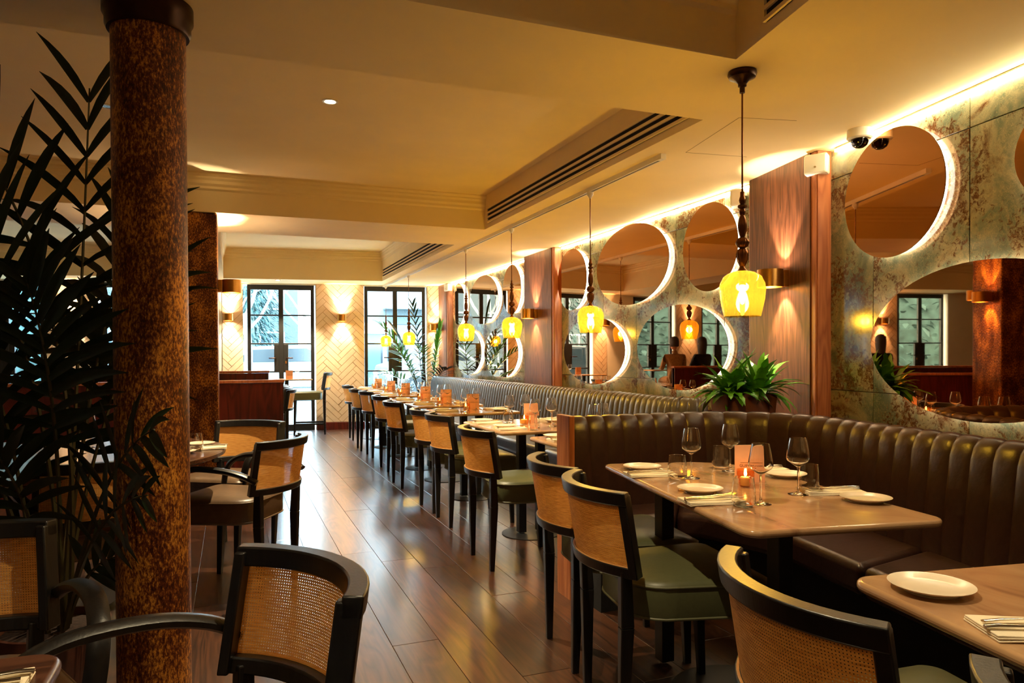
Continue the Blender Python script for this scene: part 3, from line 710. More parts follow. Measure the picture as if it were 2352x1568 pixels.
while yy > 4.55:
    y1 = max(yy-1.16, 4.45)
    G().box((2.665, (yy+y1)/2, .395), (.57, yy-y1-.008, .12)).build('seat_cushion', 'leather_daylit', bq, bevel=.03, seg=4, smooth=40)
    G().box((2.70, (yy+y1)/2, .2), (.46, yy-y1-.004, .27)).build('seat_front', 'leather', bq, bevel=.006)
    yy = y1; k += 1
G().box((2.73, 7.85, .04), (.4, 6.7, .08)).build('plinth', 'black_steel', bq)
G().box((3.285, 7.85, .4), (.29, 6.6, .8)).build('back_carcass', 'mahogany', bq)

# near booth
bo = empty('booth', 'dark brown leather corner booth with channelled back around the near table', 'booth', (0, 0, 0))
c0, c1_, c2 = Vector((2.22, 3.2)), Vector((2.74, 3.2)), Vector((2.655, 2.66))
arc = [c0.lerp(c1_, u).lerp(c1_.lerp(c2, u), u) for u in [i/12 for i in range(13)]]
wd_ = Vector((-math.sin(AN), -math.cos(AN)))
bpts = [(1.59, 3.2), (1.8, 3.2), (2.0, 3.2)]+[tuple(p) for p in arc]+[tuple(c2+wd_*s) for s in (.3, .6, .9, 1.2, 1.5, 1.8, 2.1, 2.4, 2.8)]
BP2 = [(0, .36), (.008, .5), (.03, .7), (.045, .83), (.058, .872), (.08, .90), (.105, .906), (.13, .897), (.145, .868), (.15, .7), (.15, .36)]
bench_back(bo, bpts, .098, BP2, 'leather', 1, bulge=.0065)
# carcass behind the wall run
G().prism([tuple(c2+Vector((-NN.x, -NN.y))*.15), tuple(c2+wd_*2.8+Vector((-NN.x, -NN.y))*.15), nw(5.2, .03)[:2], nw(.97, .13)[:2]], 0, .84).build('back_carcass', 'mahogany', bo)
G().box((1.574, 3.285, .46), (.03, .15, .92)).build('end_panel', 'walnut_edge', bo, bevel=.004)
sf = [(1.59, 2.95), (2.0, 2.95), (2.09, 2.86), (2.2, 2.45)]+[tuple(Vector((2.2, 2.45))+wd_*s) for s in (.35, .7, 1.5, 2.3)]
def seat_poly(inner, outer, name, mat):
    G().prism(inner+outer[::-1], .335, .455).build(name, mat, bo, bevel=.03, seg=4, smooth=40)
c2w = lambda s: tuple(c2+wd_*s)
seat_poly([(1.59, 2.95), (2.0, 2.95)], [(1.59, 3.215), (2.2, 3.215)], 'seat_cushion', 'leather')
seat_poly([(2.006, 2.944), (2.09, 2.86), (2.2, 2.45)], [(2.21, 3.215)]+[tuple(arc[i]) for i in (4, 7, 10, 12)]+[c2w(.12)], 'seat_cushion', 'leather')
for a, b, e, f_ in ((0, .5, .126, .63), (.506, 1.3, .636, 1.43), (1.306, 2.3, 1.436, 2.43)):
    w0 = lambda s: tuple(Vector((2.2, 2.444))+wd_*s)
    seat_poly([w0(a), w0(b)], [c2w(e), c2w(f_)], 'seat_cushion', 'leather')
G().prism([(1.62, 3.0), (2.02, 3.0), (2.13, 2.88), (2.25, 2.45), tuple(Vector((2.25, 2.45))+wd_*2.3), c2w(2.4), c2w(0), (2.3, 3.2), (1.62, 3.2)], 0.0, .34).build('seat_base', 'cloth_black', bo)

# planter on its ledge behind the booth corner
led_ = G().prism([(2.55, 3.40), (3.05, 3.40), (3.27, 3.5), (3.30, 3.95), (2.75, 3.95), (2.55, 3.7)], 0, .78).build('planter_ledge', 'mahogany', bevel=.005)
tag(led_, 'dark wooden ledge behind the booth corner carrying the fern planter', 'ledge')
pl = empty('fern_planter', 'clay trough of bright green ferns behind the booth corner', 'plant', (2.88, 3.53, .782), -.12)
def trough(w0, w1, h, th, mat, name):
    g = G(); a, b = w0, w1
    def rr(s, z): return [(s*a/2*sx, b/2*sy*s, z) for sx, sy in ((-1, -1), (1, -1), (1, 1), (-1, 1))]
    vs = rr(.9, 0)+rr(1, h)+[(x*(1-2*th/a), y*(1-2*th/b), z) for x, y, z in rr(1, h)]+[(x*(1-2*th/a), y*(1-2*th/b), z) for x, y, z in rr(.95, h-.05)]
    g.add(vs, [(3, 2, 1, 0), (12, 13, 14, 15)]+[(i+4*k, (i+1) % 4+4*k, (i+1) % 4+4*k+4, i+4*k+4) for k in range(3) for i in range(4)])
    return g.build(name, mat, pl, bevel=.008)
trough(.34, .2, .21, .014, 'planter_clay', 'trough')
G().box((0, 0, .175), (.30, .165, .02)).build('soil', 'soil', pl)
def leaf_strip(g, base, d, length, width, droop, up_=Vector((0, 0, 1)), nseg=6, fold=.25, ripple=0, ph=0):
    # arching leaf with a folded midrib
    d = d.normalized(); side = d.cross(up_).normalized(); p = Vector(base); vs = []; cur = d.copy()
    for i in range(nseg+1):
        u = i/nseg; w = width*math.sin(PI*min(1, .12+u*.88))**.8*.5 if i < nseg else .0008
        if ripple: w *= 1+ripple*math.sin(u*22+ph)
        nrm = side.cross(cur).normalized()
        vs += [p-side*w+nrm*w*fold, p, p+side*w+nrm*w*fold]
        cur = (cur+Vector((0, 0, -droop/nseg))).normalized(); p = p+cur*(length/nseg)
    g.add(vs, [(i*3+k, i*3+k+1, i*3+k+4, i*3+k+3) for i in range(nseg) for k in range(2)])
for c in range(4):
    cx_ = (-.12, -.03, .07, .13)[c]; cy_ = (-.02, .03, -.03, .03)[c]
    for k in range(40):
        a = 2*PI*k/22*1.618*4+random.uniform(-.3, .3); el = random.uniform(.5, 1.45); ln = random.uniform(.17, .33)
        d = Vector((math.cos(a)*math.cos(el), math.sin(a)*math.cos(el), math.sin(el)))
        g = G(); leaf_strip(g, (cx_+random.uniform(-.02, .02), cy_+random.uniform(-.02, .02), .18), d, ln, random.uniform(.042, .066), random.uniform(1.0, 2.1), ripple=.28, ph=random.uniform(0, 6), nseg=9)
        g.build('leaf', 'fern_leaf', pl, smooth=50)

# ================================================================ CHAIRS
def arc_pts(R, xc, a0, a1, n): return [(xc-R*math.cos(a0+(a1-a0)*k/n), R*math.sin(a0+(a1-a0)*k/n)) for k in range(n+1)]
LEAN = .16
def smooth_path(P, k):
    P = [Vector(p) for p in P]; out = []
    for i in range(len(P)-1):
        p0, p1, p2, p3 = P[max(i-1, 0)], P[i], P[i+1], P[min(i+2, len(P)-1)]
        for j in range(k):
            t = j/k; out.append(.5*((2*p1)+(p2-p0)*t+(2*p0-5*p1+4*p2-p3)*t*t+(3*p1-p0-3*p2+p3)*t**3))
    return out+[P[-1]]
def arc_block(name, mat, t, R0, R1, a0, a1, z0, z1, n=12, bevel=.004, lean=LEAN, xc=.265):
    g = G(); vs = []
    for z in (z0, z1):
        dx = -(z-.53)*lean
        for R in (R0, R1): vs += [(x+dx, y, z) for x, y in arc_pts(R, xc, a0, a1, n)]
    m = n+1; fs = []
    for k in range(n):
        fs += [(k, k+1, m+k+1, m+k), (2*m+k, 3*m+k, 3*m+k+1, 2*m+k+1), (k, 2*m+k, 2*m+k+1, k+1), (m+k, m+k+1, 3*m+k+1, 3*m+k)]
    fs += [(0, m, 3*m, 2*m), (n, 2*m+n, 3*m+n, m+n)]
    g.add(vs, fs); return g.build(name, mat, t, smooth=30, bevel=bevel)
def seat_outline(x0, x1, wr_, wf_, n=10):
    # rounded back corners, slightly bowed front
    pts = []
    rb, rf = .13, .045
    for cx, cy, a0, r in ((x1-rf, wf_/2-rf, 0, rf), (x0+rb, wr_/2-rb, PI/2, rb), (x0+rb, -wr_/2+rb, PI, rb), (x1-rf, -wf_/2+rf, 1.5*PI, rf)):
        for k in range(7):
            a = a0+PI/2*k/6; pts.append((cx+r*math.cos(a), cy+r*math.sin(a)))
    return pts
def chair_proto(arms=False, vinyl='vinyl_green', pip='vinyl_piping', high=0.0):
    t = empty('armchair' if arms else 'dining_chair', 'x', 'armchair' if arms else 'chair')
    H = high
    ol = seat_outline(.035, .5, .43, .49); cx = .27
    g = G(); m = len(ol); rows = []
    for s, z in ((.93, .375), (.99, .383), (1.0, .40), (1.0, .475), (.985, .49), (.9, .503), (.6, .513), (.25, .517)):
        rows += [(cx+(x-cx)*s, y*s, z+H) for x, y in ol]
    fs = [(i*m+k, i*m+(k+1) % m, (i+1)*m+(k+1) % m, (i+1)*m+k) for i in range(7) for k in range(m)]+[tuple(range(m-1, -1, -1)), tuple(range(7*m, 8*m))]
    g.add(rows, fs); seat = g.build('seat', vinyl, t, smooth=50)
    for z, s in ((.486, .998), (.386, .998)):
        pts = [(cx+(x-cx)*s, y*s, z+H) for x, y in ol]; pts += [pts[0], pts[1]]
        G().tube(pts, .0042, 6, caps=False).build('piping', pip, seat, smooth=60)
    for s in (-1, 1):
        g = G(); g.leg((.0, s*.175, 0), (.006, s*.194, .37+H), .026, .044, .026, .036); g.leg((.006, s*.194, .37+H), (-.001, s*.202, .55+H), .044, .036, .036, .034); g.build('leg', 'black_wood', t, bevel=.004)
        g = G(); g.leg((.46, s*.195, 0), (.445, s*.2, .395+H), .026, .042); g.build('leg', 'black_wood', t, bevel=.004)
    if H > .05:
        for s in (-1, 1): G().box((.24, s*.185, .17), (.46, .02, .03)).build('stretcher', 'black_wood', t, bevel=.003)
        G().box((.455, 0, .2), (.02, .38, .03)).build('foot_rest', 'black_wood', t, bevel=.003)
    half = math.radians(46); R = .335; T = .036
    bk = empty('backrest', parent=t)
    bk.location = (0, 0, H)
    arc_block('top_rail', 'black_wood', bk, R-T*.55, R+T*.55, -half, half, .758, .80, 14)
    arc_block('bottom_rail', 'black_wood', bk, R-T*.5, R+T*.5, -half*.985, half*.985, .53, .565, 14)
    for s in (-1, 1): arc_block('stile', 'black_wood', bk, R-T*.85, R+T*.5, s*half*.90, s*half, .53, .79, 2)
    g = G(); a1 = half*.905; n = 16; uvs = []; zz = [.563, .61, .66, .71, .76]; vs = []
    for z in zz:
        dx = -(z-.53)*LEAN
        for k, (x, y) in enumerate(arc_pts(R+.006, .265, -a1, a1, n)): vs.append((x+dx, y, z)); uvs.append(((-a1+2*a1*k/n)*R, z))
    g.add(vs, [(i*(n+1)+k, i*(n+1)+k+1, (i+1)*(n+1)+k+1, (i+1)*(n+1)+k) for i in range(len(zz)-1) for k in range(n)]); g.uv = uvs
    g.build('cane_panel', 'cane', bk, smooth=60)
    # beading round the cane
    loop = []
    for z, rev in ((.565, 0), (.757, 1)):
        seg = [(x-(z-.53)*LEAN, y, z) for x, y in arc_pts(R+.011, .265, -a1, a1, n)]; loop += seg[::-1] if rev else seg
    G().tube(loop+[loop[0]], .003, 5, caps=False).build('cane_beading', 'cane_trim', bk, smooth=60)
    if arms:
        for s in (-1, 1):
            pts = [(-.015, s*.245, .60), (.05, s*.262, .635), (.15, s*.275, .66), (.28, s*.275, .668), (.37, s*.268, .655), (.43, s*.258, .615), (.455, s*.245, .54), (.452, s*.225, .42)]
            pts = smooth_path(pts, 4); G().tube(pts, .025, 8, flat=.62).build('armrest', 'black_wood', t, smooth=50)
    return t
side = Proto(chair_proto()); arm = Proto(chair_proto(True, 'vinyl_brown', 'vinyl_brown')); stool = Proto(chair_proto(False, high=.17))
R_ = math.radians
RG = 'cane-back chairs along the banquette'
ordn = ['first', 'second', 'third', 'fourth', 'fifth', 'sixth', 'seventh', 'eighth']
for (x, y), o in zip(((1.367, 3.996), (1.443, 5.07), (1.448, 5.568), (1.45, 6.68), (1.53, 7.70), (1.57, 8.80), (1.556, 9.48), (1.643, 10.72)), ordn):
    side((x, y, 0), R_(random.uniform(-3, 3)), 'cane-back chair with sage seat, %s in the banquette row counted from the booth' % o, RG)
BG = 'cane-back chairs on the aisle side of the near tables'
side((1.245, 2.645, 0), R_(-8), 'cane-back chair at the booth table, next to the booth end panel', BG)
side((1.17, 2.15, 0), R_(-9), 'cane-back chair at the booth table, next to the corner of the table with rounded edge', BG)
side((1.0, 1.055, 0), R_(-10), 'cane-back chair at the bare near table with one plate', BG)
LG = 'cane-back chairs past the mahogany partitions'
for y, o in ((9.75, 'first'), (10.3, 'second'), (10.85, 'third'), (11.35, 'fourth')):
    side((.66, y, 0), R_(180), 'cane-back chair, %s behind the mahogany partition counted from the square column' % o, LG)
stool((1.38, 11.72, 0), R_(174), 'tall cane-back counter stool with sage seat by the glazed door')
AG = 'dark armchairs with brown seats on the left of the aisle'
def face(x, y, d): return (x, y, 0), d
arm((.095, 1.49, 0), R_(202), 'armchair with cane back and one arm over the pot, at the near left table', AG)
arm((.225, 3.95, 0), R_(149), 'armchair with brown seat on the aisle side of the round table', AG)
arm((.10, 5.0, 0), R_(238), 'armchair between the round table and the mahogany partition', AG)
arm((-.66, 2.08, 0), R_(-70), 'armchair beyond the near left table, beside the palm pot', AG)
arm((-.5, 3.4, 0), R_(112), 'armchair at the round table behind the gold column', AG)
arm((.945, .45, 0), R_(-10), 'armchair tucked under the bare near table, past the cane-back chair', AG)

# ================================================================ TABLES
def rounded(poly, r, n=6):
    out = []; m = len(poly)
    for i in range(m):
        p, a, b = Vector(poly[i]), Vector(poly[i-1]), Vector(poly[(i+1) % m]); rr = r[i] if isinstance(r, (list, tuple)) else r
        u, v = (a-p).normalized(), (b-p).normalized(); ang = u.angle(v); t = rr/math.tan(ang/2); c = p+(u+v).normalized()*(rr/math.sin(ang/2))
        s0 = p+u*t-c; s1 = p+v*t-c; a0 = math.atan2(s0.y, s0.x); d = math.atan2(s1.y, s1.x)-a0
        d = (d+PI) % (2*PI)-PI
        out += [(c.x+rr*math.cos(a0+d*k/n), c.y+rr*math.sin(a0+d*k/n)) for k in range(n+1)]
    return out
def table(name, poly, r, label, mat='table_marble', z=.75, th=.022, post=None, cat='table', group=None, base_r=.24):
    cx = sum(p[0] for p in poly)/len(poly); cy = sum(p[1] for p in poly)/len(poly)
    t = empty(name, label, cat, (cx, cy, 0), 0, group)
    pl_ = rounded([(x-cx, y-cy) for x, y in poly], r)
    G().prism(pl_, z-th, z).build('table_top', mat, t, bevel=.009, seg=3, smooth=40)
    for (x, y) in (post or ((-.07, 0), (.07, 0))):
        G().box((x, y, (z-th)/2+.01), (.055, .055, z-th-.02)).build('post', 'black_steel', t, bevel=.003)
    G().lathe([(.0001, .012), (base_r-.02, .012), (base_r, .008), (base_r, 0), (.0001, 0)], 32, c=(0, 0, 0)).build('base_plate', 'black_steel', t, smooth=40)
    return t
T1 = table('booth_table', [(1.274, 1.54), (1.90, 1.44), (2.06, 2.62), (1.50, 2.76)], [.05, .05, .26, .04], 'pink marble table laid for four inside the brown booth', post=((-.1, -.32), (-.1, .32)))
T0 = table('booth_table', [(1.07, .36), (1.68, .25), (1.82, 1.06), (1.21, 1.155)], .05, 'pink marble table with a single plate, nearest the brown booth seat end')
ROW = [((1.6, 3.41, 2.22, 3.85), 'first'), ((1.545, 4.12, 2.27, 4.95), 'second'), ((1.58, 5.60, 2.28, 6.22), 'third'), ((1.62, 6.55, 2.29, 7.14), 'fourth'), ((1.62, 7.34, 2.28, 7.95), 'fifth'), ((1.66, 8.42, 2.29, 9.03), 'sixth'), ((1.66, 9.3, 2.29, 9.9), 'seventh'), ((1.72, 10.4, 2.3, 11.0), 'eighth')]
for (x0, y0, x1, y1), o in ROW:
    table('dining_table', [(x0, y0), (x1, y0), (x1, y1), (x0, y1)], .045, 'pink marble table, %s along the banquette counted from the booth' % o, group='marble tables along the banquette', base_r=.2)
rt_ = empty('round_table', 'round dark wood table behind the gold column', 'table', (-.83, 4.05, 0))
G().lathe([(.0001, .72), (.78, .72), (.8, .728), (.8, .744), (.794, .75), (.0001, .75)], 64).build('table_top', 'round_top_wood', rt_, smooth=35)
G().lathe([(.0001, .70), (.73, .70), (.73, .72), (.0001, .72)], 48).build('table_apron', 'mahogany', rt_, smooth=35)
G().lathe([(.3, 0), (.3, .03), (.07, .06), (.06, .70)], 32).build('pedestal', 'black_steel', rt_, smooth=35)
table('square_table', [(-.95, .62), (-.25, .62), (-.25, 1.34), (-.95, 1.34)], .05, 'near left table with a napkin, beside the armchairs', mat='round_top_wood')
table('counter_table', [(.3, 11.7), (1.2, 11.7), (1.2, 12.15), (.3, 12.2)], .03, 'tall marble counter table against the glazed door', z=.87)
table('dining_table', [(-.1, 9.6), (.42, 9.6), (.42, 11.3), (-.1, 11.3)], .04, 'marble table in front of the chairs past the mahogany partitions', post=((0, -.4), (0, .4)))

# ================================================================ TABLEWARE
def vessel(outer, th, floor_z):
    # closed double wall: up the outside, over the rim, down the inside to the axis
    return outer+[(max(.0001, r-th), z+(0 if i else -.0003)) for i, (r, z) in enumerate(outer[::-1]) if z > floor_z]+[(.0001, floor_z)]
def wine_proto():
    t = empty('wine_glass', 'x', 'wine glass')
    G().lathe([(.0001, 0), (.033, 0), (.033, .0015), (.012, .005), (.0045, .012), (.0032, .03), (.003, .085), (.0036, .091), (.0001, .0915)], 24).build('stem', 'clear_glass', t, smooth=50)
    G().lathe(vessel([(.0001, .0916), (.005, .092), (.016, .10), (.034, .113), (.0385, .122), (.0365, .14), (.0315, .168), (.027, .19)], .0014, .0955), 32).build('bowl', 'clear_glass', t, smooth=60)
    return t
def tumbler_proto():
    t = empty('tumbler', 'x', 'tumbler')
    G().lathe(vessel([(.0001, 0), (.026, 0), (.034, .008), (.037, .022), (.035, .055), (.031, .09)], .0016, .007), 32).build('cup', 'clear_glass', t, smooth=60)
    return t
def plate_mesh():
    return G().lathe([(.0001, .004), (.045, .004), (.05, .002), (.05, 0), (.047, 0), (.047, .001), (.056, .006), (.077, .0145), (.078, .016), (.074, .0155), (.058, .0095), (.048, .0075), (.0001, .0075)], 40)
def napkin_proto():
    t = empty('napkin', 'x', 'napkin')
    for k in range(3):
        w = .105-.004*k; g = G(); n = 8; vs = []
        for i in range(n+1):
            u = i/n; z = .0035*k+.0012*math.sin(u*5+k)
            vs += [(-w/2+.001*math.sin(u*7), -.095+.19*u, z), (w/2, -.095+.19*u, z+.0008*math.sin(u*9)), (w/2, -.095+.19*u, z+.0034), (-w/2, -.095+.19*u, z+.0034)]
        g.add(vs, [(i*4+a, i*4+(a+1) % 4, i*4+4+(a+1) % 4, i*4+4+a) for i in range(n) for a in range(4)]+[(0, 1, 2, 3), (n*4+3, n*4+2, n*4+1, n*4)])
        g.build('fold', 'linen', t, bevel=.0012, smooth=40)
    return t
def fork_proto():
    t = empty('fork', 'x', 'fork')
    G().tube([(0, -.09, .004), (0, -.06, .006), (0, 0, .005), (0, .035, .007)], [.006, .005, .0032, .004], 8, flat=.45).build('handle', 'steel', t, smooth=60)
    g = G(); g.add([(-.004, .033, .007), (.004, .033, .007), (.011, .05, .006), (.011, .06, .0065), (-.011, .06, .0065), (-.011, .05, .006)], [(0, 1, 2, 3, 4, 5)]); g.build('neck', 'steel', t, solid=.002)
    for k in range(4): G().tube([(-.0092+.0061*k, .058, .0065), (-.0092+.0061*k, .08, .005), (-.0092+.0061*k, .1, .010)], [.002, .0018, .0008], 5).build('tine', 'steel', t, smooth=60)
    return t
def knife_proto():
    t = empty('knife', 'x', 'knife')
    G().tube([(0, -.1, .004), (0, -.08, .006), (0, -.03, .005), (0, .0, .005)], [.0055, .006, .0045, .0035], 8, flat=.6).build('handle', 'steel', t, smooth=60)
    g = G(); g.prism([(-.004, 0), (.004, 0), (.008, .03), (.0085, .09), (.004, .12), (-.004, .11), (-.004, .03)], .004, .0055); g.build('blade', 'steel', t, bevel=.0005)
    return t
def candle_proto():
    t = empty('tealight', 'x', 'candle holder')
    G().lathe([(.0001, .003), (.028, .003), (.031, .01), (.031, .06)], 28).build('glass_cup', 'amber_cup', t, smooth=50)
    G().lathe([(.0001, .005), (.022, .005), (.022, .03), (.018, .034), (.0001, .033)], 24).build('wax', 'wax', t, smooth=40)
    G().lathe([(.0001, .034), (.0045, .04), (.0055, .046), (.003, .056), (.0001, .064)], 12).build('candle_flame', 'flame', t, smooth=60)
    return t
def menu_proto():
    t = empty('menu_card', 'x', 'menu')
    for s, m in ((1, 'card_pink'), (-1, 'card_cream')):
        g = G(); g.add([(-.054, 0, 0), (.054, s*.0-.0 if s > 0 else .03, 0), (.054, 0 if s > 0 else .03, .137), (-.054, 0, .137)], [(0, 1, 2, 3)]); g.build('card_leaf', m, t, solid=.0012)
    text_mesh('lettering', 'GUINDAVAN', .0145, 'ink', t, (.006, -.0012, .062), (PI/2, 0, 0), .0003)
    G().box((.006, -.0012, .0735), (.08, .0006, .0008)).build('rule_line', 'ink', t)
    return t
wine, tumb, nap, fork, knife, cand, menu = [Proto(f()) for f in (wine_proto, tumbler_proto, napkin_proto, fork_proto, knife_proto, candle_proto, menu_proto)]
pm = plate_mesh().build('side_plate', 'ceramic', None, smooth=40); tag(pm, 'x', 'plate'); plate = Proto(pm)
ZT = .7502
def setting(x, y, a, where, grp, w=None, tb=None, pl_=None, cut=True, z=ZT, d=.115):
    # a: direction the diner faces; napkin with cutlery nearest, plate to its side
    nap((x, y, z), a-PI/2, 'folded white napkin '+where, 'napkins '+grp)
    if cut:
        c, s = math.cos(a-PI/2), math.sin(a-PI/2)
        knife((x+.016*c, y+.016*s, z+.0115), a-PI/2+.05, 'steel knife '+where, 'knives '+grp)
        fork((x-.018*c, y-.018*s, z+.0115), a-PI/2+.16, 'steel fork '+where, 'forks '+grp)
    if pl_: plate((pl_[0], pl_[1], z), 0, 'cream side plate '+where, 'plates '+grp)
    if tb: tumb((tb[0], tb[1], z), 0, 'clear stemless tumbler '+where, 'tumblers '+grp)
    if w: wine((w[0], w[1], z), 0, 'stemmed wine glass '+where, 'wine glasses '+grp)
BT = 'on the booth table'
aT = R_(-10.7)
setting(1.525, 2.42, aT, BT+', place next to the booth back', BT, (1.633, 2.301), (1.573, 2.305), (1.578, 2.564))
setting(1.425, 1.90, aT, BT+', aisle-side place nearer the bare table', BT, (1.551, 1.819), (1.48, 1.813), (1.498, 2.06))
setting(1.90, 1.875, aT+PI-.2, BT+', bench-side place nearer the bare table', BT, (1.773, 1.896), (1.861, 1.94), (1.888, 1.725))
setting(2.0, 2.34, aT+PI, BT+', bench-side place next to the booth corner', BT, (1.875, 2.378), (1.90, 2.47), (1.985, 2.19))
cand((1.71, 2.085, ZT), .3, 'lit tealight in an amber glass cup on the booth table')
menu((1.775, 2.14, ZT), -YAW-.12, 'pink menu card standing behind the tealight on the booth table')
plate((1.289, 1.02, ZT), 0, 'small cream side plate on the bare near table, beside the folded napkin')
setting(1.265, .80, R_(-25), 'on the bare near table with one plate', 'on the bare near table')
for (x0, y0, x1, y1), o in ROW:
    wh = 'on the %s table past the booth' % o; xm, ym = (x0+x1)/2, (y0+y1)/2
    g = wh
    if o == 'first':
        setting(x0+.13, y0+.2, 0, wh, g, (x0+.33, y0+.24), (x0+.27, y0+.14), (x0+.14, y0+.34)); wine((x0+.42, y0+.3, ZT), 0, 'stemmed wine glass '+wh+', standing alone', 'wine glasses '+g); continue
    big = o == 'second'
    places = ((-.23, 0), (.23, 0)) if big else ((0, 0),)
    for dy, _ in places:
        nb = '' if not big else ' towards the third table' if dy > 0 else ' towards the first table'
        setting(x0+.12, ym+dy-.03, 0, wh+', aisle side'+nb, g+' aisle side', (x0+.29, ym+dy-.02), (x0+.25, ym+dy-.10), (x0+.13, ym+dy+.12))
        setting(x1-.12, ym+dy+.03, PI, wh+', bench side'+nb, g+' bench side', (x1-.29, ym+dy+.04), (x1-.22, ym+dy+.11), (x1-.13, ym+dy-.12))
    cand((xm-.03, ym+.04, ZT), 0, 'lit tealight in an amber glass cup '+wh, 'tealights on the banquette tables')
    menu((xm+.05, ym+.10, ZT), -YAW+.1, 'pink menu card standing '+wh, 'menu cards on the banquette tables')
setting(-.12, 4.0, PI, 'on the round dark table', 'on the round dark table', None, (-.17, 3.93), (-.16, 4.16))
plate((-.24, 3.84, ZT), 0, 'small cream side plate on the round dark table, on the aisle edge')
setting(-.37, 1.2, PI, 'on the near left table', 'on the near left table')
menu((.85, 11.8, .8702), -.1, 'pink menu card standing on the tall counter table'); tumb((1.08, 11.85, .8702), 0, 'clear stemless tumbler on the tall counter table')
wine((.98, 11.9, .8702), 0, 'empty stemmed wine glass on the tall counter table')
for i, (x, y) in enumerate(((-.7, 4.3),)): wine((x, y, ZT), 0, 'empty stemmed wine glass on the round dark table', 'wine glasses on the round dark table')

# ================================================================ LEFT SIDE: partitions
def partition(x0, x1, y, z, label):
    t = empty('booth_partition', label, 'partition', ((x0+x1)/2, y, 0), 0, 'mahogany booth partitions')
    w = x1-x0
    G().box((0, 0, (z-.03)/2), (w, .06, z-.03)).build('panel', 'mahogany', t, bevel=.003)
    G().box((0, 0, z-.014), (w+.02, .08, .028)).build('cap_rail', 'walnut_edge', t, bevel=.004)
    G().box((w/2-.015, 0, (z-.03)/2), (.03, .075, z-.03)).build('end_post', 'mahogany', t, bevel=.003)
    return t
partition(-1.9, .47, 7.32, 1.0, 'mahogany booth partition right behind the square gold column')
partition(-1.9, .43, 9.4, 1.05, 'mahogany booth partition nearer the window wall')
partition(-3.6, -2.1, 6.2, 1.05, 'mahogany booth partition on the far left')
def left_bench(y, label):
    t = empty('booth_bench', label, 'bench', (0, 0, 0), 0, 'leather booth benches on the left')
    bench_back(t, [(-1.85, y), (-1.0, y), (-.35, y)], .1, BP2, 'leather', -1)
    G().box((-1.1, y+.22, .395), (1.5, .46, .12)).build('seat_cushion', 'leather', t, bevel=.03, seg=3, smooth=40)
    G().box((-1.1, y+.24, .17), (1.5, .38, .34)).build('seat_base', 'mahogany', t)
left_bench(7.55, 'leather booth bench behind the nearer mahogany partition')

